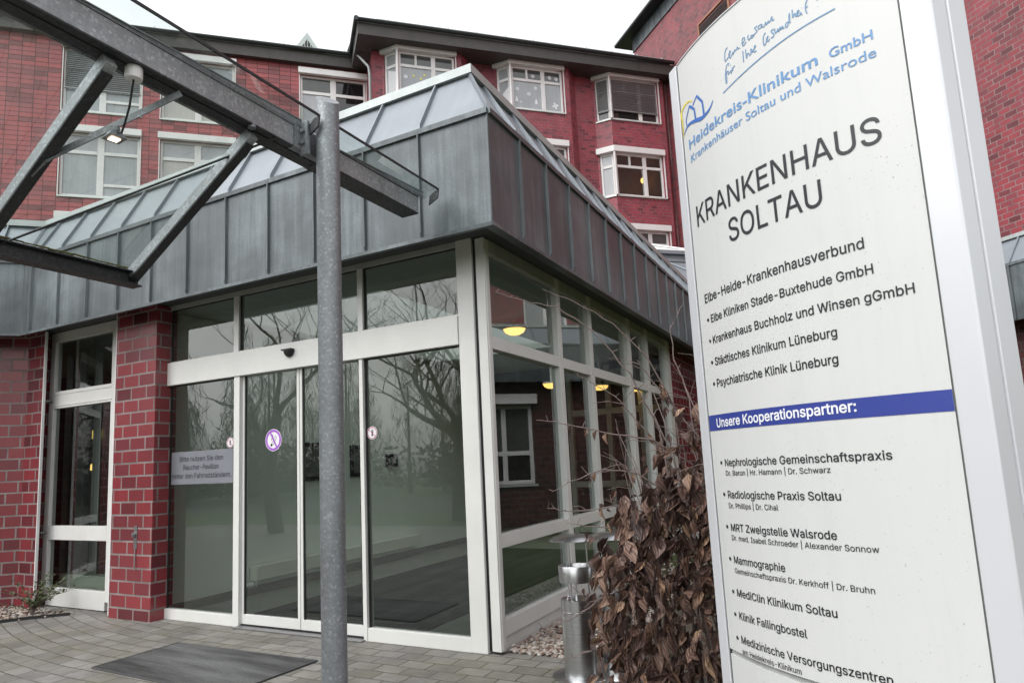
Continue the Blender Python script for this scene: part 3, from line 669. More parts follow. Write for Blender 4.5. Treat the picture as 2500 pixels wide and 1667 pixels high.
curved(ZT-.0035,ZT,-.12,.004,-.0,SW).build('sign_top','sign_frame',SIGN,smooth=40)
MB().plan([(-.064,-.012),(-.006,.004),(-.006,-.14),(-.064,-.14)],.0,ZT+.002,lambda x,y,z:sf_(x,y,z)).build('side_frame','sign_frame',SIGN,bevel=.004)
MB().plan([(.886,.004),(.956,-.010),(.962,-.016),(.966,-.075),(.957,-.078),(.957,-.086),(.967,-.089),(.972,-.165),(.886,-.165)],.0,ZT+.002,lambda x,y,z:sf_(x,y,z)).build('side_frame','sign_frame',SIGN,bevel=.002)
sb=MB()
for a,b_ in ((-.006,.0),): sb.plan([(a,-.0),(b_,-.0),(b_,-.12),(a,-.12)],.0,ZT-.002,lambda x,y,z:sf_(x,y-.006,z))
sb.build('edge_joint','seam_black',SIGN); MB().plan([(SW,-.0),(SW+.0066,-.0),(SW+.0066,-.12),(SW,-.12)],.0,ZT-.002,lambda x,y,z:sf_(x,y-.004,z)).build('edge_joint','joint_grey',SIGN)
MB().plan([(0,-.02),(SW,-.02),(SW,-.13),(0,-.13)],.02,ZT-.006,lambda x,y,z:sf_(x,y-.002,z)).build('sign_back','sign_frame',SIGN)
band=curved(1.4865,1.5455,None,.0012).build('blue_band','band_blue',SIGN,smooth=40)
fs=lambda x,z: sg(x,z,.0016)
def line(body,x,z,wd,ch,mat='letter_black',off=0.0,slope=.006,par=None,name='lettering',shear=0.0,ff=None,sans=True):
    mb=MB(); text(mb,body,x,z,wd,ch,ff or fs,off,slope,shear,sans); return mb.build(name,mat,par or SIGN)
line('Heidekreis-Klinikum',.041,2.6095,.612,.041,'letter_blue',.011,.0,sans=False)
line('GmbH',.689,2.610,.122,.031,'letter_blue',.011,.0,sans=False)
line('Krankenhäuser Soltau und Walsrode',.046,2.552,.768,.0315,'letter_blue',.004,.0,sans=False)
line('KRANKENHAUS',.0485,2.2845,.752,.083,off=.004)
line('SOLTAU',.238,2.156,.38,.085,off=.004,slope=.0)
line('Elbe-Heide-Krankenhausverbund',.0515,1.976,.668,.0345,off=.010,slope=.014)
def blt(z): 
    mb=MB(); c=.0615
    for i in range(16):
        a,b_=2*math.pi*i/16,2*math.pi*(i+1)/16; mb.face([fs(c,z),fs(c+.0068*math.cos(a),z+.0068*math.sin(a)),fs(c+.0068*math.cos(b_),z+.0068*math.sin(b_))])
    mb.build('bullet_dot','letter_black',SIGN)
for b_,z,wd in (('Elbe Kliniken Stade-Buxtehude GmbH',1.894,.653),('Krankenhaus Buchholz und Winsen gGmbH',1.812,.747),('Städtisches Klinikum Lüneburg',1.729,.532),('Psychiatrische Klinik Lüneburg',1.647,.526)):
    line(b_,.082,z,wd,.0305,off=.010,slope=.016); blt(z+.015)
line('Unsere Kooperationspartner:',.0565,1.497,.588,.0345,'letter_white',.016,.015,par=band,ff=lambda x,z: sg(x,z,.0026))
for b_,z,wd,sub,zs,ws in (('Nephrologische Gemeinschaftspraxis',1.353,.637,'Dr. Baron | Hr. Hamann | Dr. Schwarz',1.319,.459),('Radiologische Praxis Soltau',1.238,.482,'Dr. Phillips | Dr. Cihal',1.202,.254),('MRT Zweigstelle Walsrode',1.121,.4555,'Dr. med. Isabel Schroeder | Alexander Sonnow',1.088,.573),('Mammographie',1.0065,.257,'Gemeinschaftspraxis Dr. Kerkhoff | Dr. Bruhn',.972,.548),('MediClin Klinikum Soltau',.891,.429,None,0,0),('Klinik Fallingbostel',.812,.3165,None,0,0),('Medizinische Versorgungszentren',.730,.5675,'am Heidekreis-Klinikum',.694,.28)):
    line(b_,.086,z,wd,.0268,off=.010,slope=.015); blt(z+.013)
    if sub: line(sub,.086,zs,ws,.0185,off=.005,slope=.02)
line('Hautarztpraxis',.086,.592,.26,.0268,off=.010,ff=lambda x,z: sg(x,z,-.001)) if False else None
# logo and hand written slogan: ribbons lying on the curved panel
def smooth_pts(p,n=6):
    if len(p)<3: return p
    q=[p[0]]+list(p)+[p[-1]]; out=[]
    for i in range(1,len(q)-2):
        for k_ in range(n):
            t=k_/n; r_=[]
            for c in (0,1):
                a,b_,c_,d_=q[i-1][c],q[i][c],q[i+1][c],q[i+2][c]
                r_.append(.5*(2*b_+(c_-a)*t+(2*a-5*b_+4*c_-d_)*t*t+(3*b_-a-3*c_+d_)*t**3))
            out.append(tuple(r_))
    out.append(p[-1]); return out
def ribbon(mb,pts,w0,w1=None,curve=True,o=.0016,wm=None):
    pts=smooth_pts(pts) if curve else pts
    n=len(pts); w1=w0 if w1 is None else w1; Lf=[];Rt=[]
    for i in range(n):
        a=pts[max(0,i-1)]; b_=pts[min(n-1,i+1)]; dx,dz=b_[0]-a[0],b_[1]-a[1]; l=math.hypot(dx,dz) or 1
        t=i/(n-1); wd=(w0+(w1-w0)*t)/2
        if wm: wd=(wm-(wm-w0)*abs(2*t-1))/2
        Lf.append((pts[i][0]-dz/l*wd,pts[i][1]+dx/l*wd)); Rt.append((pts[i][0]+dz/l*wd,pts[i][1]-dx/l*wd))
    for i in range(n-1): mb.face([sg(*Rt[i],o),sg(*Rt[i+1],o),sg(*Lf[i+1],o),sg(*Lf[i],o)])
mb=MB(); ribbon(mb,[(.092,2.7885),(.0635,2.8032),(.0235,2.803),(-.000,2.7849),(.004,2.7529),(.004,2.7088),(.004,2.6831)],.004,wm=.013); mb.build('logo_arc','logo_yellow',SIGN)
mb=MB(); ribbon(mb,[(.0365,2.7166),(.0345,2.7405),(.0675,2.7822)],.006,curve=False); ribbon(mb,[(.0675,2.7822),(.101,2.7492),(.104,2.704)],.010,curve=False); ribbon(mb,[(.091,2.768),(.125,2.7917)],.006,curve=False); ribbon(mb,[(.125,2.7917),(.158,2.7478),(.1615,2.690)],.010,curve=False)
ribbon(mb,[(.008,2.6898),(.037,2.7087),(.0665,2.7099),(.11,2.6982),(.1455,2.6878),(.1815,2.69),(.2055,2.7005),(.2225,2.717)],.003,wm=.017,o=.0018); mb.build('logo_houses','logo_blue',SIGN)
H_=[[(0.3255,2.8666),(0.313,2.8619),(0.307,2.8457),(0.3065,2.8224),(0.32,2.8267),(0.3335,2.8327)],[(0.324,2.8369),(0.336,2.8401),(0.3355,2.8459),(0.329,2.8391),(0.332,2.8193),(0.344,2.8298),(0.3475,2.833),(0.3475,2.8241),(0.356,2.8366),(0.359,2.8311),(0.367,2.835),(0.371,2.8397),(0.3715,2.8312),(0.381,2.8299)],
[(0.3935,2.8379),(0.4045,2.8433),(0.405,2.8535),(0.3965,2.8536),(0.3925,2.8385),(0.3965,2.8273),(0.4115,2.8336)],[(0.4225,2.853),(0.419,2.8429),(0.423,2.8334),(0.433,2.8394),(0.4345,2.8454),(0.434,2.8334),(0.4425,2.8351),(0.4445,2.839)],[(0.463,2.8618),(0.4515,2.8606),(0.4545,2.8535),(0.459,2.8437),(0.4485,2.8399),(0.436,2.8408)],
[(0.4795,2.8581),(0.468,2.8569),(0.465,2.8484),(0.4745,2.8459),(0.482,2.8549),(0.48,2.8458),(0.489,2.8435),(0.4965,2.8541),(0.497,2.8436),(0.5045,2.849),(0.5065,2.8528),(0.5075,2.8447),(0.515,2.8491),(0.521,2.8588),(0.5205,2.8455),(0.5285,2.8438)],
[(0.326,2.8014),(0.315,2.8063),(0.306,2.7919),(0.2995,2.7633),(0.302,2.7374),(0.306,2.7559),(0.3065,2.7772),(0.316,2.7787)],[(0.317,2.7799),(0.3145,2.767),(0.3215,2.7682),(0.33,2.772),(0.33,2.7613),(0.3345,2.7711),(0.337,2.7786),(0.338,2.7673),(0.3415,2.7777),(0.351,2.7784)],[(0.3185,2.798),(0.322,2.7974)],[(0.3295,2.7928),(0.333,2.7921)],
[(0.392,2.8106),(0.3915,2.7899),(0.3905,2.7684)],[(0.4045,2.8082),(0.405,2.7747),(0.41,2.7857),(0.416,2.7872),(0.419,2.7767),(0.4255,2.7814),(0.426,2.795),(0.431,2.792),(0.4305,2.7819),(0.436,2.7837),(0.4435,2.7981),(0.4465,2.7946),(0.4375,2.7828),(0.441,2.7766),(0.4495,2.7762)],
[(0.4915,2.8181),(0.4825,2.8117),(0.479,2.7952),(0.481,2.7769),(0.489,2.7822),(0.495,2.7921)],[(0.49,2.7918),(0.498,2.797),(0.498,2.8005),(0.4925,2.7937),(0.498,2.7818),(0.5045,2.7881)],[(0.523,2.8119),(0.513,2.8114),(0.515,2.8035),(0.521,2.7931),(0.5165,2.7857),(0.509,2.7886)],
[(0.527,2.8111),(0.5255,2.8004),(0.5285,2.7934),(0.5355,2.7992),(0.538,2.8044),(0.5375,2.7929),(0.5425,2.7965),(0.5465,2.8041),(0.547,2.7954),(0.5525,2.8003),(0.5545,2.8024),(0.5545,2.7931),(0.5605,2.7954)],[(0.575,2.8063),(0.5665,2.8033),(0.5655,2.7922),(0.5715,2.7919),(0.5815,2.8154),(0.5825,2.8312),(0.5795,2.8167),(0.582,2.797)],
[(0.593,2.8378),(0.5925,2.8251),(0.5925,2.8102),(0.597,2.8172),(0.602,2.819),(0.6025,2.8073),(0.607,2.8092)],[(0.6075,2.8123),(0.614,2.8163),(0.6135,2.8232),(0.608,2.8184),(0.609,2.8048),(0.616,2.8053),(0.6205,2.8106),(0.6205,2.8041),(0.6245,2.8017)],[(0.6245,2.8238),(0.626,2.8235)],[(0.6445,2.841),(0.637,2.8264),(0.636,2.8074),(0.6395,2.7956)],[(0.634,2.8168),(0.645,2.8181)],[(0.6755,2.8309),(0.6735,2.8188)],[(0.6735,2.7986),(0.674,2.7974)]]
mb=MB()
for p_ in H_: ribbon(mb,p_,.0034)
mb.build('slogan','hand_blue',SIGN)
mb=MB(); ribbon(mb,[(.28,2.7125),(.46,2.7415),(.6,2.7575),(.722,2.7618)],.0042); mb.build('underline','hand_blue',SIGN)

# ------------------------------------------------------------------ glass canopy
CAN=thing('glass_canopy',(.04,-1.73,0),'galvanised steel canopy frame with sloping glass roof and round post','canopy')
def post(x,y):
    mb=MB(); n=36; r=.0675; zt=3.56
    i0=len(mb.v)
    for z in (0,1):
        for i in range(n):
            a=2*math.pi*i/n; dx,dy=r*math.cos(a),r*math.sin(a)
            t=(dx*.83-dy*.55)/r
            mb.v.append(Vector((x+dx,y+dy,0 if z==0 else zt-.055*t)))
    for i in range(n): mb.f.append([i0+i,i0+(i+1)%n,i0+n+(i+1)%n,i0+n+i]); mb.uv.append(None)
    mb.f.append([i0+n+i for i in range(n)]); mb.uv.append(None)
    o=mb.build('post','galvanised',CAN,smooth=40)
    br=MB().box(x-.115,x-.055,y-.11,y-.09,3.20,3.40).box(x-.115,x-.055,y+.05,y+.07,3.20,3.40); br.box(x-.155,x-.105,y-.16,y+.10,3.235,3.375)
    for dz in (3.27,3.34):
        for yy in (-.115,.075): br.tube((x-.085,y+yy,dz),(x-.085,y+yy-.012,dz),.012,n=6)
    br.build('bracket','galvanised',CAN)
post(.037,-1.735); post(.037,-6.3)
XB=-.08
def channel(mb,x,y0,y1,z0,z1,fl,t=.007): # web outward at x, flanges to -x
    mb.box(x-t,x,y0,y1,z0,z1).box(x-fl,x-t,y0,y1,z0,z0+t).box(x-fl,x-t,y0,y1,z1-t,z1)
    mb.box(x-fl*2.0,x-fl-.004,y0,y1,z0,z1)
mb=MB(); channel(mb,XB,-7.5,-1.80,3.247,3.367,.055); channel(mb,XB,-1.66,-.62,3.243,3.363,.055); mb.box(XB-.09,XB-.012,-1.80,-1.66,3.25,3.36)
o=mb.build('main_beam','galv_beam',CAN,bevel=.0015)
MB().box(XB-.145,XB-.001,-7.5,-1.66,3.239,3.2465).box(XB-.145,XB-.001,-1.655,-.622,3.235,3.2425).box(XB-.062,XB-.05,-7.5,-1.66,3.234,3.239).build('flange_shade_plate','galvanised_dark',o)  # thin dark plates: shade under the beam put in as colour
MB().box(XB-.004,XB+.002,-7.5,-1.80,3.366,3.384).box(XB-.004,XB+.002,-1.66,-.62,3.362,3.380).build('glazing_gasket','rubber_black',CAN)
mb=MB().box(-1.135,-1.128,-7.5,-2.115,2.545,2.615).box(-1.175,-1.09,-7.5,-2.115,2.537,2.545).box(-1.175,-1.09,-7.5,-2.115,2.615,2.623); mb.build('lower_beam','galvanised_dark',CAN)
def obox(mb,p,q,w_,h,upv=Vector((0,0,1))):
    p,q=Vector(p),Vector(q); ax=(q-p).normalized(); s=ax.cross(upv).normalized(); u=s.cross(ax)
    c=[p-s*w_/2-u*h/2,p+s*w_/2-u*h/2,p+s*w_/2+u*h/2,p-s*w_/2+u*h/2]
    mb.prism(c,p,q); return mb
for y in (-2.15,-2.95,-3.75,-4.55,-5.35,-6.15,-6.95):
    o=obox(MB(),(-1.13,y,2.612),(-.13,y,3.217),.052,.066).build('rafter','galv_beam',CAN,bevel=.003); obox(MB(),(-1.12,y,2.574),(-.15,y,3.162),.054,.012).build('rafter_shade_strip','galvanised_dark',o)  # dark strip below each rafter is its underside shade, put in as colour
gl_=MB()
for y0,y1 in ((-2.13,-2.94),(-2.96,-4.54),(-4.56,-6.14),(-6.16,-7.5)):
    a=[(-1.165,y0,2.655),(-.20,y0,3.238),(-.20,y1,3.238),(-1.165,y1,2.655)]
    MB().face(a).build('glass_pane','glass_roof',CAN)
mb=MB()
for i in range(60):
    y=-2.16-.05*i*1.3; mb.tube((-1.163,y,2.656),(-1.163+rnd.uniform(-.004,.004),y-.068,2.656+rnd.uniform(-.003,.003)),.004+rnd.random()*.004,.004+rnd.random()*.004,n=5)
mb.build('moss_line','moss',CAN)
for y0,y1 in ((-7.5,-1.83),(-1.70,-.56)):
    MB().face([W(-.12,y0,3.372),W(-.12,y1,3.372),W(.055,y1,3.418),W(.055,y0,3.418)]).build('glass_pane','glass_roof',CAN)
    MB().box(.052,.060,y0,y1,3.408,3.422).build('edge_trim','galvanised_dark',CAN)
    MB().prism([W(XB+.002,y1,3.37),W(XB+.006,y1,3.37),W(.03,y1,3.405),W(.026,y1,3.405)],(0,y1,0),(0,y1-.004,0)).build('end_plate','galvanised',CAN)
    ln=1.0 if y1>-1 else 1.7
    f_=MB(); f_.face([W(XB+.003,y1,3.368),W(XB+.003,y1,3.425),W(XB+.003,y1-.12,3.42),W(XB+.003,y1-ln,3.368)]); f_.tube(W(XB+.006,y1,3.422),W(XB+.006,y1-ln,3.370),.004,n=5); f_.build('flashing','galvanised',CAN)
    MB().prism([W(-.02,y1,3.38),W(.06,y1,3.42),W(.05,y1,3.35),W(-.03,y1,3.31)],(0,0,0),(0,.01,0)).build('end_cap','galvanised_dark',CAN)
obox(MB(),(-.70,-2.96,2.835),(-.605,-2.95,2.885),.006,.035).build('brace_bar','galvanised',CAN); obox(MB(),(-.605,-2.95,2.885),(-.10,-2.615,3.215),.006,.032).build('brace_bar','galvanised',CAN)
MB().tube((-1.13,-2.87,2.605),(-.09,-2.02,3.235),.0065,n=8).build('tie_rod','galvanised_dark',CAN); MB().lathe((-.1,-2.18,3.228),[(.0,0),(.022,0),(.022,.02),(0,.02)],14).build('bolt_cap','galvanised',CAN)
# spotlight
lp=Vector((-.36,-2.775,3.04))
SP=thing('spotlight',lp,'small square spotlight, lit, hanging from the steel brace under the canopy','lamp')
def frustum(c,h0,h1,z0,z1,rz):
    mb=MB(); P=[]
    for h,z in ((h0,z0),(h1,z1)):
        for a in range(4):
            t=rz+math.pi/4+a*math.pi/2; P.append(c+Vector((h*math.cos(t),h*math.sin(t),z)))
    return mb.hexa(P)
frustum(lp,.058,.034,-.050,-.018,1.45).build('lamp_shade','galvanised',SP); frustum(lp,.030,.030,-.018,.012,.75).build('housing','galvanised',SP,bevel=.004)
a=[lp+Vector((.030*math.cos(1.45+math.pi/4+i*math.pi/2),.030*math.sin(1.45+math.pi/4+i*math.pi/2),-.0535)) for i in range(4)]; MB().face(a[::-1]).build('lens','spot_lens',SP)
MB().lathe((-.135,-2.835,3.185),[(0,0),(.036,0),(.038,.012),(.038,.055),(0,.055)],24).build('junction_box','white_far',SP,smooth=40)
MB().path([(-.135,-2.835,3.185),(-.15,-2.83,3.15),(-.19,-2.815,3.08),(-.245,-2.80,3.02),(-.29,-2.785,2.995),(-.33,-2.775,3.015)],.005,n=6).build('cable','rubber_black',SP)

# ------------------------------------------------------------------ ash bins
def ash_bin(x,y,label):
    t=thing('ash_bin',(x,y,0),label,'ash bin','stainless ash bins beside the glass corner'); c=Vector((x,y,0))
    MB().lathe(c,[(0,.0),(.19,.0),(.19,.008),(.175,.014),(.106,.016)],40).build('base_plate','stainless',t,smooth=35)
    MB().lathe(c,[(.106,.015),(.106,.415),(.104,.417),(.104,.421),(.106,.423),(.106,.49),(.10,.493),(.02,.455),(0,.455)],40).build('body','stainless',t,smooth=35)
    MB().lathe(c,[(.05,.60),(.110,.60),(.112,.615),(.112,.70),(.109,.705),(.106,.70),(.105,.63),(0,.63)],40).build('ash_tray','stainless',t,smooth=35)
    MB().lathe(c,[(0,.634),(.0995,.634)],32).build('ash_sand','seam_black',t)
    MB().lathe(c,[(.165,.868),(.166,.872),(.13,.893),(.06,.908),(0,.912)],40).build('lid','stainless',t,smooth=50)
    mb=MB()
    for i in range(3):
        a=.5+i*2.094; mb.tube(c+Vector((.085*math.cos(a),.085*math.sin(a),.49)),c+Vector((.085*math.cos(a),.085*math.sin(a),.875)),.006,n=8)
    mb.tube(c+Vector((0,0,.455)),c+Vector((0,0,.61)),.008,n=8); mb.build('rods','stainless',t,smooth=40); return t
ash_bin(.815,-.225,'stainless steel ash bin with mushroom lid standing on the pavers')
ash_bin(1.03,-.09,'second stainless ash bin half hidden behind the dry beech leaves')

# ------------------------------------------------------------------ pebble beds
def pebbles(name,region,n,seed,label):
    rr=random.Random(seed); mb=MB(); me=bpy.data.meshes.new('x'); b_=bmesh.new(); bmesh.ops.create_icosphere(b_,subdivisions=1,radius=1); base=[v.co.copy() for v in b_.verts]; fcs=[[v.index for v in f.verts] for f in b_.faces]; b_.free()
    for _ in range(n):
        x,y=region(rr); sx,sy,sz=rr.uniform(.013,.032),rr.uniform(.012,.024),rr.uniform(.008,.017); a=rr.uniform(0,6.28); i0=len(mb.v); zz=rr.uniform(.0,.022); tl=rr.uniform(-.4,.4)
        for v in base:
            px,py,pz=v.x*sx,v.y*sy,v.z*sz; pz+=px*tl
            mb.v.append(Vector((x+px*math.cos(a)-py*math.sin(a),y+px*math.sin(a)+py*math.cos(a),zz+pz)))
        for f in fcs: mb.f.append([i0+i for i in f]); mb.uv.append(None)
    o=mb.build(name,'pebble',smooth=80); tag(o,label,'pebbles',kind='stuff'); return o
def rgA(r): 
    y=r.uniform(.10,1)**1.0*5.0*r.random()+.10
    return r.uniform(.11,.62+.25*min(1,y)),y
pebbles('pebble_bed',rgA,3000,3,'bed of mixed river pebbles along the foot of the glass side')
def rgB(r):
    t=r.random(); u=r.random()*.55
    x=r.uniform(-6.9,-4.95); lo=-.71+.51*(x+5.32)/.38 if x>-5.32 else -.71+.3*(x+5.32); return x, r.uniform(max(lo,-1.6)+.02, min(-.17,-.17+(x+6.1)) if x<-6.1 else -.17)
pebbles('pebble_bed',rgB,700,5,'narrow bed of pale pebbles under the brick wall on the left')
g=MB(); E_=[(-6.9,-1.2),(-5.32,-.72),(-5.22,-.53),(-4.95,-.21)]
for p_,q_ in zip(E_,E_[1:]): g.prism([W(*p_,-.02),W(p_[0]+.012,p_[1]-.012,-.02),W(p_[0]+.012,p_[1]-.012,.03),W(*p_,.03)],(*p_,0),(*q_,0))
g=g.build('edging','rubber_black'); tag(g,'black plastic edging strip between pebbles and pavers on the left','edging')

# ------------------------------------------------------------------ dry beech hedge
P0=Vector((1.45,-.45,0)); HR=Vector((.8764,.4815,0)); HN=Vector((-.4815,.8764,0))
HG=thing('beech_hedge',P0,'beech shrub with dry curled brown leaves between ash bins and sign','shrub')
hr=random.Random(11)
def hp(r,d,z): return P0+HR*r+HN*d+Vector((0,0,z))
stem=MB(); tips=[]
for i in range(34):
    r0=hr.uniform(-.25,.75); d0=hr.uniform(-.2,.3); h=hr.uniform(.7,1.9) if r0>-.05 else hr.uniform(.4,1.1)
    lean=hr.uniform(-.32,.08); pts=[]
    for k_ in range(7):
        t=k_/6; pts.append(hp(r0+lean*t*t+hr.uniform(-.02,.02),d0+hr.uniform(-.12,.12)*t,h*t))
    stem.path(pts,.009,.0025,n=5); tips+=pts[2:]
arch=[[(.12,.0,.9),(.05,-.05,1.55),(-.12,-.1,1.9),(-.33,-.13,2.17),(-.55,-.15,2.32),(-.75,-.15,2.375),(-.91,-.15,2.43)],[(.2,.1,.9),(.16,.0,1.7),(.0,-.05,2.0),(-.2,-.08,2.22),(-.42,-.1,2.36),(-.62,-.1,2.45)],
[(.2,0,1.2),(-.02,0,1.55),(-.2,0,1.78),(-.42,-.0,1.92)],[(.3,0,1.3),(.0,-.05,1.5),(-.3,-.05,1.56),(-.55,-.05,1.63),(-.70,-.05,1.65)],[(.2,0,1.1),(-.1,0,1.30),(-.3,-.03,1.34),(-.5,-.03,1.27),(-.62,-.03,1.22)],
[(.1,0,.9),(-.15,-.05,1.08),(-.32,-.05,1.16)],[(.0,0,.85),(-.3,-.05,.99),(-.55,-.05,1.03)],[(-.15,0,.65),(-.35,-.08,.61),(-.55,-.1,.50),(-.73,-.1,.45)],[(.3,.05,1.2),(.27,.05,1.75),(.2,.05,2.0),(.19,.05,2.2),(.29,.05,2.36)],
[(.35,0,1.4),(.36,0,1.9),(.42,0,2.2)],[(.3,0,1.5),(.05,0,1.85),(-.05,0,2.0)],[(-.1,0,.4),(-.4,-.08,.33),(-.62,-.1,.27)],[(.1,0,1.0),(-.2,-.05,1.12),(-.5,-.05,1.10),(-.66,-.05,1.12)]]
for a in arch:
    pts=[hp(*q) for q in a]; fine=[]
    for i in range(len(pts)-1):
        for k_ in range(4): fine.append(pts[i].lerp(pts[i+1],k_/4)+Vector((hr.uniform(-.006,.006),0,hr.uniform(-.006,.006))))
    fine.append(pts[-1]); stem.path(fine,.0062,.0018,n=5)
    for q in fine[3:]:
        if hr.random()<.5: stem.tube(q,q+Vector((hr.uniform(-.04,.04),hr.uniform(-.02,.02),hr.uniform(.005,.05))),.0022,.0014,n=4)
    tips+=fine[:8]
for i in range(150):
    q=hr.choice(tips); e=q+HR*hr.uniform(-.25,.08)+HN*hr.uniform(-.1,.05)+Vector((0,0,hr.uniform(-.05,.16))); stem.path([q,q.lerp(e,.5)+Vector((0,0,.015)),e],.0028,.0012,n=4)
stem.build('twigs','twig',HG)
def leaf(mb,p,size,axis,nrm,curl,fold):
    axis=axis.normalized(); s=axis.cross(nrm).normalized(); n=s.cross(axis)
    rows=6; prof=[.08,.70,1.0,.86,.48,.03]; pts=[]
    for j in range(rows):
        t=j/(rows-1); c=p+axis*size*t+n*(-curl*size*t*t)
        wd=size*.31*prof[j]
        row=[]
        for i,x in enumerate((-1,-.5,0,.5,1)):
            rip=.035*size*math.sin(j*2.4+abs(x)*2.2)
            row.append((c+s*wd*x*(1-fold*.35)+n*(abs(x)*wd*fold+rip*abs(x)),(t+abs(x)*.12,x*.5)))
        pts.append(row)
    i0=len(mb.v)
    for row in pts: mb.v+=[q[0] for q in row]
    for j in range(rows-1):
        for i in range(4):
            idx=[j*5+i,j*5+i+1,(j+1)*5+i+1,(j+1)*5+i]; mb.f.append([i0+k_ for k_ in idx]); mb.uv.append([pts[k_//5][k_%5][1] for k_ in idx])
lf=MB()
def left_limit(z): 
    T=[(0,-.44),(.3,-.42),(.6,-.40),(.85,-.40),(1.0,-.33),(1.2,-.2),(1.4,-.02),(1.65,.12),(1.9,.25),(2.2,.38)]
    for (a,x0),(b_,x1) in zip(T,T[1:]):
        if z<=b_: return x0+(x1-x0)*(z-a)/(b_-a)
    return .4
cnt=0
while cnt<1750:
    z=hr.uniform(.03,1.95); 
    if z>1.1 and hr.random()>max(.13,1-(z-.9)*1.25): continue
    l=left_limit(z); r=l+(.95-l)*hr.random()**1.15; edge=r-l
    if edge<.12 and hr.random()<.45: continue
    d0=-.30+.06*hr.random() if hr.random()<.62 else hr.uniform(-.3,.30)
    if hr.random()<.5: d0+=max(0,.14-edge)*1.2
    p=hp(r,d0+.05*math.sin(z*9+r*7),z); ax=Vector((hr.uniform(-.75,.35),hr.uniform(-.7,.25),hr.uniform(-1.6,-.1)))
    nr=Vector((hr.uniform(-.9,.6),-1+hr.uniform(-.2,.6),hr.uniform(-.2,1.1)))
    leaf(lf,p,hr.choice((.055,.08,.10,.125,.14))*hr.uniform(.85,1.1),ax,nr,hr.uniform(-.45,.8),hr.uniform(.25,1.4)); cnt+=1
for a in arch:
    for i in range(5):
        j=hr.randrange(0,max(1,len(a)-2)); q=hp(*a[j]).lerp(hp(*a[j+1]),hr.random())
        if q.z<1.9: leaf(lf,q,hr.uniform(.05,.08),Vector((hr.uniform(-.5,.5),-.3,-1)),Vector((hr.uniform(-1,1),-1,.3)),.3,.8)
o=lf.build('foliage','dead_leaf',HG,smooth=60)

# small plants
def plant(name,c,label,cat,n,h,seed,leafn,lmat,spread=.35,ls=.025):
    rr=random.Random(seed); c=Vector(c); t=thing(name,c,label,cat); st=MB(); lv=MB()
    for i in range(n):
        a=rr.uniform(0,6.28); hh=h*rr.uniform(.5,1); sp=spread*rr.uniform(.3,1); pts=[c+Vector((sp*math.cos(a)*k_*k_/16+rr.uniform(-.01,.01),sp*math.sin(a)*k_*k_/16,hh*k_/4*(1-.06*k_))) for k_ in range(5)]
        st.path(pts,.004,.0015,n=4)
        for _ in range(leafn):
            k_=rr.randrange(1,4); q=pts[k_].lerp(pts[k_+1],rr.random()); leaf(lv,q,rr.uniform(.6,1.3)*ls,Vector((rr.uniform(-1,1),rr.uniform(-1,1),rr.uniform(-.3,.8))),Vector((rr.uniform(-.5,.5),rr.uniform(-.5,.5),1)),.2,.3)
    st.build('stems','twig',t); lv.build('leaves',lmat,t); return t
plant('rose_bush',(-5.30,-.40,0),'small sparse green rose bush in the pebbles by the brick wall','plant',22,.56,4,22,'leaf_green',.50,.040)
plant('garden_shrub',(3.55,-.35,0),'bare branched shrub with a few dark leaves right of the sign','shrub',14,2.2,9,4,'leaf_dark',.75,.05)

# ------------------------------------------------------------------ windows for the big buildings
def window(parent,F,w_,z0,z1,verts,hbars,pane,st=.085,extra=(),name='window',blind=None,sticker=None,sill=True):
    """F(u,b,z); opening u 0..w_, frame set back 8..14 cm; verts = mullion (u0,u1); hbars=(u0,u1,z0,z1)"""
    fr=MB(); b0,b1=-.135,-.06
    fr.box(0,st,b0,b1,z0,z1,F).box(w_-st,w_,b0,b1,z0,z1,F).box(st,w_-st,b0,b1,z0,z0+st,F).box(st,w_-st,b0,b1,z1-st,z1,F)
    for u0,u1 in verts: fr.box(u0,u1,b0,b1-.004,z0+st,z1-st,F)
    for u0,u1,a,b_ in hbars: fr.box(u0,u1,b0,b1-.002,a,b_,F)
    o=fr.build(name,'white_far',parent,bevel=.012)
    for i,(u0,u1,a,b_,m_) in enumerate(pane): MB().face([F(u0,-.10,a),F(u1,-.10,a),F(u1,-.10,b_),F(u0,-.10,b_)]).build('pane',m_,o)
    if sill: MB().box(-.03,w_+.03,-.06,.05,z0-.05,z0-.005,F).build('sill','sill_metal',o)
    if blind is not None:
        bl=MB(); z=z1-.1
        while z>blind: 
            bl.hexa([F(.06,-.045,z-.02),F(w_-.06,-.045,z-.02),F(w_-.06,-.005,z+.012),F(.06,-.005,z+.012),F(.06,-.045,z-.014),F(w_-.06,-.045,z-.014),F(w_-.06,-.005,z+.018),F(.06,-.005,z+.018)]); z-=.07
        bl.box(.05,w_-.05,-.05,0,blind-.05,blind-.015,F); bl.build('blind','slat',o)
    return o
def shutter_box(parent,pts,z0,z1): return MB().plan(pts,z0,z1).build('shutter_box','white_far',parent,bevel=.012)

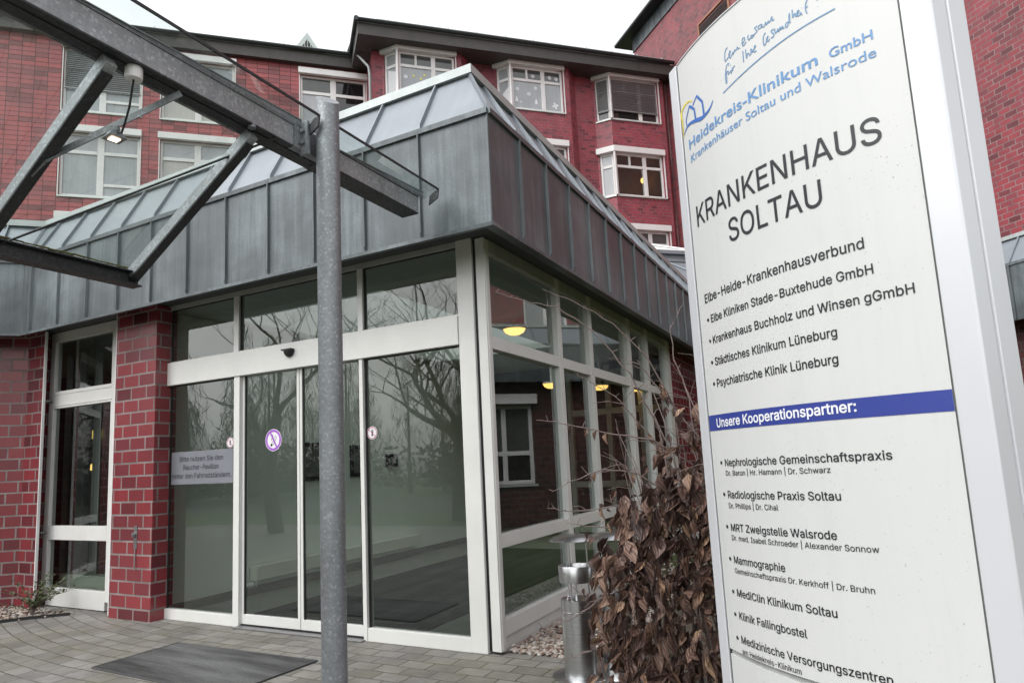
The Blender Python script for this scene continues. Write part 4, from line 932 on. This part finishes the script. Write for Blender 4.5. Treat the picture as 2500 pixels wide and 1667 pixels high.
# ------------------------------------------------------------------ left wing (stack bonded)
LW=thing('hospital_wing',AB(-5,18.8,0),'red hospital wing with stack bonded tiles and flat windows, left','building')
BL=18.8; A0,A1=-15,1.62
cols=[(-13.6,-11.2),(-8.52,-6.12),(-5.50,-3.10),(-.84,1.56)]
rows=[(13.66,15.90),(10.68,12.90),(7.65,9.87)]
FL=seg_frame(ab2(A0,BL),ab2(A1,BL))
mb=MB(); grid_wall(mb,ab2(A0,BL),ab2(A1,BL),0,16.35,[(a-A0,b_-A0,z0,z1) for a,b_ in cols for z0,z1 in rows],.14); mb.build('wall','brick_stack',LW)
for ci,(a,b_) in enumerate(cols):
    for ri,(z0,z1) in enumerate(rows):
        F=(lambda aa:(lambda u,b,z:AB(aa+u,BL-b,z)))(a); wd=b_-a; m0,m1=wd/2-.105,wd/2+.105; zt=z1-.62
        pal='pane_grey' if (ci,ri)!=(2,0) else 'pane_curtain'
        p2='pane_curtain' if (ci,ri)==(2,1) else pal
        top='pane_pale' if ri else 'pane_grey'
        if ci==3 and ri==0: pn=[(.085,m0,z0+.085,zt-.1,'pane_pale'),(m1,wd-.085,z0+.085,zt-.1,'pane_dark'),(.085,m0,zt+.02,z1-.085,'pane_dim'),(m1,wd-.085,zt+.02,z1-.085,'pane_dark')]; hb=[(.085,m0,zt-.1,zt+.02),(m1,wd-.085,zt-.1,zt+.02)]
        else:
            hb=[(.085,m0,zt-.1,zt+.02),(m1,wd-.085,zt-.1,zt+.02),(m1,wd-.085,z0+.40,z0+.50)]
            pn=[(.085,m0,z0+.085,zt-.1,p2),(m1,wd-.085,z0+.085,z0+.40,pal),(m1,wd-.085,z0+.5,zt-.1,pal),(.085,m0,zt+.02,z1-.085,top),(m1,wd-.085,zt+.02,z1-.085,top)]
        window(LW,F,wd,z0,z1,[(m0,m1)],hb,pn,blind=(z0+.85 if (ci,ri)==(1,0) else None))
        shutter_box(LW,[ab2(a-.06,BL),ab2(a-.06,BL-.14),ab2(b_+.06,BL-.14),ab2(b_+.06,BL)],z1-.005,z1+.225)
        gr=MB()
        for u in (a-.035,b_+.005): gr.box(u,u+.03,BL-.03,BL+.0,z0-.03,z1-.006,AB)
        gr.build('guide_rail','white_far',LW)
def eaves(parent,a0,a1,b,zf=16.25,cuts=(),bw=None):
    bw=bw or b+.5
    MB().box(a0,a1,b,b+.03,zf,zf+.42,AB).build('fascia_board','eave_brown',parent)
    jt=MB()
    for c in cuts: jt.box(c,c+.018,b-.006,b,zf,zf+.42,AB)
    if cuts: jt.build('fascia_joint','gutter_dark',parent)
    MB().face([AB(a0,b+.03,zf+.003),AB(a1,b+.03,zf+.003),AB(a1,bw,zf+.003),AB(a0,bw,zf+.003)]).build('soffit','eave_brown',parent)
    g=MB(); n=10; pr=[]
    for i in range(n+1): t=math.pi*i/n; pr.append((b-.02-.085*math.cos(t)-.075+.02,zf+.52-.10*math.sin(t)))
    pr=[(x,z) for x,z in pr]+[(b-.06+.06,zf+.53),(b-.15,zf+.53)]
    g.prism([AB(a0,x,z) for x,z in pr],AB(a0,0,0),AB(a1,0,0)); g.build('gutter','gutter_dark',parent)
    MB().face([AB(a0,b+.0,zf+.50),AB(a1,b+.0,zf+.50),AB(a1,b+7,zf+2.9),AB(a0,b+7,zf+2.9)]).build('roof','roof_tile',parent)
def snowguard(parent,a0,a1,b,z):
    mb=MB(); a=a0
    while a<a1: mb.box(a,a+.013,b,b+.012,z,z+.27,AB); a+=.085
    a=a0+.4
    for zz in (z+.02,z+.25): mb.box(a0,a1,b-.004,b+.014,zz,zz+.012,AB)
    while a<a1: mb.box(a,a+.03,b-.02,b+.02,z-.1,z+.30,AB); a+=1.1
    mb.build('snow_guard','snow_guard',parent)
eaves(LW,-15,1.35,18.58,cuts=(-12,-9.2,-6.4,-4.1,-1.93,.6),bw=18.8); snowguard(LW,-15,1.2,18.9,16.83)
dm=MB(); dm.prism([AB(-1.3,19.3,16.8),AB(.2,19.3,16.8),AB(-.55,19.3,17.95)],AB(0,0,0),AB(0,2.2,0)); dv=dm.build('dormer','snow_guard',LW)
mb=MB(); mb.face([AB(-1.0,19.29,16.95),AB(-.1,19.29,16.95),AB(-.55,19.29,17.66)]); mb.build('vent_opening','interior_dark',dv)
mb=MB()
for i in range(9): x=-.98+i*.108; mb.box(x,x+.02,19.26,19.285,16.9,17.5-abs(x+.55)*.9+.1,AB)
mb.build('vent_bars','snow_guard',dv)

# ------------------------------------------------------------------ bay wing
BW=thing('hospital_bay_wing',AB(7.5,17.4,0),'red brick hospital wing with angled bay windows and white shutter boxes, centre','building')
BF,BB=17.0,17.45
bays=[2.47,6.72,10.80]; rowb=[(14.43,16.17),(11.33,13.07),(8.23,9.97)]
mb=MB(); hol=[]
x=1.62; segs=[]
for a in bays: segs+=[((x,BB),(a-.47,BB),None),((a-.47,BB),(a,BF),'c'),((a,BF),(a+2.38,BF),'f'),((a+2.38,BF),(a+2.83,BB),None)]; x=a+2.83
segs[-1]=((segs[-1][0]),(13.48,17.30),None)
grid_wall(mb,ab2(1.62,20),ab2(1.62,BB),0,16.4)
for p,q,k_ in segs:
    h=[]
    if k_=='c': h=[(.07,.62,z0,z1) for z0,z1 in rowb]
    if k_=='f': h=[(.05,2.12,z0,z1) for z0,z1 in rowb]
    grid_wall(mb,ab2(*p),ab2(*q),0,16.4,h,.14)
mb.build('wall','brick_bay',BW)
def flake(mb,F,u,z,r,n=6):
    for i in range(n):
        t=2*math.pi*i/n+.3; c,s=math.cos(t),math.sin(t); P=lambda a,b_:F(u+c*a-s*b_,-.094,z+s*a+c*b_)
        mb.face([P(r*.1,-r*.22),P(r*.7,-r*.34),P(r,0),P(r*.7,r*.34),P(r*.1,r*.22)])
def treecut(mb,F,u,z,r): mb.face([F(u-r*.5,-.094,z-r),F(u+r*.5,-.094,z-r),F(u+r*.35,-.094,z),F(u,-.094,z+r),F(u-r*.35,-.094,z)])
for bi,a in enumerate(bays):
    for ri,(z0,z1) in enumerate(rowb):
        F=(lambda aa:(lambda u,b,z:AB(aa+.05+u,BF-b,z)))(a); wd=2.07; m0,m1=1.20,1.36; t0,t1=z1-.58,z1-.47
        big='pane_grey'; bl=None
        if (bi,ri)==(2,0): big='pane_dark'; bl=z0+.42
        if (bi,ri)==(2,1): big=None
        hb=[(.085,m0,t0,t1),(m1,wd-.085,t0,t1),(.60,.68,t1,z1-.085)]
        pn=[(.085,m0,z0+.085,t0,big),(m1,wd-.085,z0+.085,t0,big),(.085,.60,t1,z1-.085,big if big=='pane_dark' else 'pane_dim'),(.68,m0,t1,z1-.085,big if big=='pane_dark' else 'pane_dim'),(m1,wd-.085,t1,z1-.085,'pane_dim' if big!='pane_dark' else big)]
        if big is None:
            pn=[(x0,x1,y0,y1,'glass_far') for x0,x1,y0,y1,_ in pn]
        win=window(BW,F,wd,z0,z1,[(m0,m1)],hb,pn,blind=bl)
        if big is None:
            rm=MB(); rm.face([F(0,-1.6,z0),F(wd,-1.6,z0),F(wd,-1.6,z1+.3),F(0,-1.6,z1+.3)]); rm.face([F(wd+.01,-1.6,z0),F(wd+.01,-.142,z0),F(wd+.01,-.142,z1+.3),F(wd+.01,-1.6,z1+.3)]); rm.face([F(-.01,-1.6,z0),F(-.01,-.142,z0),F(-.01,-.142,z1+.3),F(-.01,-1.6,z1+.3)]); rm.face([F(0,-1.6,z1+.2),F(wd,-1.6,z1+.2),F(wd,-.142,z1+.2),F(0,-.142,z1+.2)])
            rm.build('room','room_brown',win); MB().lathe(F(1.75,-1.0,z0+1.15),[(.0,-.10),(.10,-.08),(.12,.0),(.10,.08),(0,.1)],16).build('room_lamp','lamp_warm',win,smooth=50)
        F2=seg_frame(ab2(a-.47,BB),ab2(a,BF)); F3=(lambda G:(lambda u,b,z:G(u+.07,b,z)))(F2)
        cp_='pane_pale' if big!='pane_dark' else 'pane_dark'
        window(BW,F3,.55,z0,z1,[],[(.085,.465,t0,t1)],[(.085,.465,z0+.085,t0,cp_),(.085,.465,t1,z1-.085,cp_ if big!=None else 'pane_pale')],blind=bl)
        o_=.11
        c1=(a-.47-.06-o_*.2,BB-.04); 
        shutter_box(BW,[ab2(a-.50,BB+.0),ab2(a-.50-o_*K,BB-o_*K-.0),ab2(a-o_*.42,BF-o_),ab2(a+2.19,BF-o_),ab2(a+2.19,BF)],z1-.005,z1+.23)
        MB().tube(AB(a-.01,BF-.05,z0),AB(a-.01,BF-.05,z1),.045,n=10).build('corner_mullion','white_far',BW,smooth=40)
        gr=MB().box(a+2.14,a+2.17,BF-.05,BF-.0,z0-.04,z1-.006,AB); gr.build('guide_rail','white_far',BW)
        if ri==0 and bi<2:
            fk=MB()
            if bi==0:
                flake(fk,F,.26,z0+.80,.085); treecut(fk,F,1.05,z0+.50,.12)
                fy=MB(); [flake(fy,F,u,z0+z,.06,5) for u,z in ((.55,.86),(.95,.93),(.82,.78))]; fy.build('paper_cutouts','flake_yellow',win)
                ft=MB(); [flake(ft,F,u,z0+z,.07,3) for u,z in ((1.50,.93),(1.62,.76),(1.78,.9),(1.5,.7))]; ft.build('paper_cutouts','flake_teal',win)
            else:
                for u,z in ((.24,.85),(.98,.95),(.70,.68),(.90,1.42),(1.58,1.44),(1.85,1.42)): flake(fk,F,u,z0+z,.085)
                treecut(fk,F,.20,z0+.45,.12); treecut(fk,F,.98,z0+.42,.12); flake(fk,F,.36,z0+.33,.05,4); flake(fk,F,1.75,z0+.32,.14,4)
            fk.build('paper_cutouts','flake',win)
# little zinc hoods above the upper boxes
for a in bays: MB().plan([ab2(a-.66,BB),ab2(a-.12,BF-.16),ab2(a+2.55,BF-.16),ab2(a+2.97,BB-.05),ab2(a+2.97,BB)],16.405,16.43).build('window_hood','eave_brown',BW)
eaves(BW,1.05,13.45,16.56,zf=16.30,cuts=(4.9,8.4,11.9),bw=17.45); snowguard(BW,1.75,13.2,16.85,16.90)
# return eave going back to the left wing
MB().box(1.046,1.076,16.595,19.0,16.303,16.717,AB).build('fascia_board','eave_brown',BW); MB().face([AB(1.08,17.46,16.303),AB(1.7,17.46,16.303),AB(1.7,19,16.303),AB(1.08,19,16.303)]).build('soffit','eave_brown',BW)
MB().tube(AB(.99,16.42,16.80),AB(.99,18.9,16.80),.085,n=12).build('gutter','gutter_dark',BW,smooth=40)
MB().path([AB(1.10,17.9,16.72),AB(1.10,17.9,16.45),AB(1.50,17.35,15.6),AB(1.53,17.32,15.3),AB(1.53,17.32,5)],.055,n=10).build('downpipe','downpipe',BW,smooth=40)

# ------------------------------------------------------------------ right brick block
TW=thing('brick_block',AB(13.5,10,0),'tall red brick block with zinc edged roof behind the sign, right','building')
TA=13.5
mb=MB(); wins=[(B_,z_) for z_ in (5.35,8.45) for B_ in (4.55,)]
p0,p1=ab2(TA,19.4),ab2(TA,-7)
hl=[(19.4-6.75,19.4-5.35,5.3,7.2)]
grid_wall(mb,p0,p1,0,19.12,hl,.14); grid_wall(mb,ab2(TA+10,19.4),ab2(TA,19.4),0,19.12); mb.build('wall','brick_tower',TW)
F=lambda u,b,z: AB(TA-b,6.75-u,z)
window(TW,F,1.4,5.3,7.2,[(.65,.75)],[(.085,.65,6.5,6.6),(.75,1.315,6.5,6.6)],[(.085,.65,5.385,6.5,'pane_grey'),(.75,1.315,5.385,6.5,'pane_grey'),(.085,.65,6.6,7.115,'pane_dim'),(.75,1.315,6.6,7.115,'pane_dim')])
cl=MB().face([AB(TA-.03,19.45,19.12),AB(TA-.03,-7,19.12),AB(TA-.03,-7,19.75),AB(TA-.03,19.45,19.75)])
for i in range(58): b_=19.4-i*.45; cl.box(TA-.045,TA-.031,b_-.012,b_+.012,19.12,19.75,AB)
cl.box(TA-.05,TA,-7,19.46,19.10,19.125,AB); cl.build('eave_cladding','zinc',TW)
MB().box(TA-.42,TA+10,-7,20.2,19.76,19.86,AB).build('roof_edge','gutter_dark',TW); MB().tube(AB(TA-.42,20.2,19.84),AB(TA-.42,-7,19.84),.09,n=10).build('gutter','gutter_dark',TW,smooth=40)
MB().face([AB(TA-.42,20.2,19.88),AB(TA-.42,-7,19.88),AB(TA+6,-7,23),AB(TA+6,20.2,23)]).build('roof','roof_tile',TW)
lv=MB().box(TA-.05,TA,13.0,14.83,16.0,16.08,AB).box(TA-.05,TA,13.0,14.83,17.22,17.30,AB).box(TA-.05,TA,13.0,13.08,16.08,17.22,AB).box(TA-.05,TA,14.75,14.83,16.08,17.22,AB)
lo=lv.build('louver','louver_brown',TW); mb=MB(); z=16.1
while z<17.2: mb.hexa([AB(TA-.01,14.74,z),AB(TA-.01,13.09,z),AB(TA-.04,13.09,z-.03),AB(TA-.04,14.74,z-.03),AB(TA-.01,14.74,z+.03),AB(TA-.01,13.09,z+.03),AB(TA-.04,13.09,z),AB(TA-.04,14.74,z)]); z+=.085
mb.build('louver_slats','louver_slat',lo)
# ------------------------------------------------------------------ right low annex
AX=thing('zinc_annex',AB(10,2,0),'low annex with zinc fascia at the foot of the brick block, right edge','building')
fa=MB().face([AB(8.9,9,3.15),AB(8.9,-7,3.15),AB(8.9,-7,3.99),AB(8.9,9,3.99)]); fa.face([AB(9.0,9,3.17),AB(9.0,-7,3.17),AB(8.9,-7,3.15),AB(8.9,9,3.15)])
rf=MB().face([AB(8.9,9,3.99),AB(8.9,-7,3.99),AB(9.23,-7,4.46),AB(9.23,9,4.46)])
for i in range(26):
    b_=8.7-i*.6; fa.box(8.876,8.9,b_-.011,b_+.011,3.17,3.985,AB); rf.tube(AB(8.89,b_,4.0),AB(9.22,b_,4.47),.014,n=6)
fa.box(8.88,8.9,-7,9,3.97,4.012,AB); fa.build('fascia','zinc',AX); rf.build('roof_slope','zinc_roof',AX)
MB().box(9.18,13.48,-7,9,4.44,4.50,AB).build('roof_capping','zinc_cap',AX)
MB().face([AB(9.0,9,3.22),AB(9.0,-7,3.22),AB(9.9,-7,3.22),AB(9.9,9,3.22)]).build('soffit','soffit_dark',AX)
mb=MB(); grid_wall(mb,ab2(9.3,9),ab2(9.3,-7),0,3.22,[(5.13,6.48,.92,2.68)],.14); mb.build('wall','brick_annex_shaded',AX)
F=lambda u,b,z: AB(9.3-b,3.87-u,z)
window(AX,F,1.35,.92,2.68,[(.62,.73)],[(.085,1.265,1.55,1.65)],[(.085,.62,1.65,2.595,'pane_dim'),(.73,1.265,1.65,2.595,'pane_dim'),(.085,.62,1.005,1.55,'pane_dark'),(.73,1.265,1.005,1.55,'pane_dark')])
MB().box(9.29,9.3,1.6,2.44,.6,1.95,AB).build('door_panel','orange_panel',AX)
shutter_box(AX,[ab2(9.3,3.93),ab2(9.12,3.93),ab2(9.12,2.46),ab2(9.3,2.46)],2.685,2.91)
MB().path([AB(9.1,2.5,2.68),AB(8.95,2.2,.6)],.02,n=8).build('blind_crank','white_far',AX)
# ------------------------------------------------------------------ roof lantern
RL=thing('roof_lantern',AB(5.5,8.5,5.4),'white framed glass lantern on the pavilion roof beside the sign','skylight')
u=MB()
for a0,a1,b0,b1 in ((4.0,7.2,7.0,10.2),): u.box(a0,a1,b0,b1,5.44,5.50,AB).box(a0+.1,a1-.1,b0+.1,b1-.1,5.50,5.62,AB).box(a0+.02,a1-.02,b0+.02,b1-.02,5.62,5.69,AB)
u.build('upstand','zinc_roof',RL)
ap=AB(5.0,8.6,6.5); ct=[AB(4.05,7.05,5.70),AB(7.15,7.05,5.70),AB(7.15,10.15,5.70),AB(4.05,10.15,5.70)]
g=MB()
for i in range(4): g.face([ct[i],ct[(i+1)%4],ap])
g.build('glazing','glass_far',RL)
br=MB()
for i in range(4):
    br.tube(ct[i],ap,.035,n=8).tube(ct[i],ct[(i+1)%4],.03,n=8)
    for t in (.25,.5,.75): q=ct[i].lerp(ct[(i+1)%4],t); br.tube(q,q.lerp(ap,.95-abs(t-.5)*.9),.018,n=6)
br.build('glazing_bars','white_far',RL)

# ------------------------------------------------------------------ trees behind the camera (seen mirrored in the glass)
def bare_tree(x,y,h,seed,label,crook=.35):
    rr=random.Random(seed); t=thing('bare_tree',(x,y,0),label,'tree','bare trees in front of the entrance'); tr=MB(); br=MB()
    def grow(mb,p,d_,ln,r,lv):
        n=4; pts=[p]
        for i in range(n):
            d_=(d_+Vector((rr.uniform(-1,1),rr.uniform(-1,1),rr.uniform(-.5,.7)))*crook*.55).normalized(); p=p+d_*ln/n; pts.append(p)
        r1=r*.62
        for i in range(n): mb.tube(pts[i],pts[i+1],r+(r1-r)*i/n,r+(r1-r)*(i+1)/n,7 if lv<2 else (4 if lv<4 else 3),caps=False)
        if lv>=6 or r1<.005: return
        k_=3 if lv<3 else 2
        for i in range(k_+(1 if rr.random()<.5 else 0)):
            a=rr.uniform(0,6.28); sp=rr.uniform(.45,.95); o=Vector((math.cos(a),math.sin(a),rr.uniform(-.1,.45)))
            q=pts[-1] if i<2 else pts[rr.randrange(2,4)]
            grow(br,q,(d_*(1-sp*.45)+o*sp).normalized(),ln*rr.uniform(.60,.80),r1*rr.uniform(.55,.85),lv+1)
    grow(tr,Vector((x,y,0)),Vector((.05,0,1)),h*.30,h*.021,0)
    tr.build('trunk','bark',t,smooth=60); br.build('crown','bark',t)
bare_tree(-9.6,-7.2,9.5,21,'crooked bare tree mirrored in the left upper panes',.5)
bare_tree(-6.6,-10.6,9,5,'spreading bare tree mirrored in the middle of the doors',.5)
bare_tree(-8.5,-15.5,11,8,'slim bare tree mirrored in the right door pane',.3)
wd_=MB(); rr=random.Random(3)
for i in range(120):
    a=R(rr.uniform(178,265)); d_=rr.uniform(29,42); cx,cy=d_*math.cos(a)-1,d_*math.sin(a); hh=rr.uniform(4.5,9.6); wdt=rr.uniform(1.4,3.0)
    wd_.tube((cx,cy,0),(cx,cy,hh*.9),.14,.03,n=5)
    for k_ in range(950):
        t=rr.random()**1.25; r_=wdt*(1-t*.8)*rr.random()**.5; b_=rr.uniform(0,6.28); p=Vector((cx+r_*math.cos(b_),cy+r_*math.sin(b_),.3+hh*t)); s=rr.uniform(.03,.105)
        v1=Vector((rr.uniform(-1,1),rr.uniform(-1,1),rr.uniform(-1,1)))*s; v2=Vector((rr.uniform(-1,1),rr.uniform(-1,1),rr.uniform(-1,1)))*s
        if t>.33: v1=Vector((rr.uniform(-.7,.7),rr.uniform(-.7,.7),rr.uniform(.5,1.2)))*s*5.5; v2=v2*.22
        else: v1*=1.7; v2*=1.7
        wd_.face([p-v1,p+v2,p+v1,p-v2])
o=wd_.build('woodland','leaf_dark'); tag(o,'dark woodland across the road mirrored in the glass doors','woodland',kind='stuff')
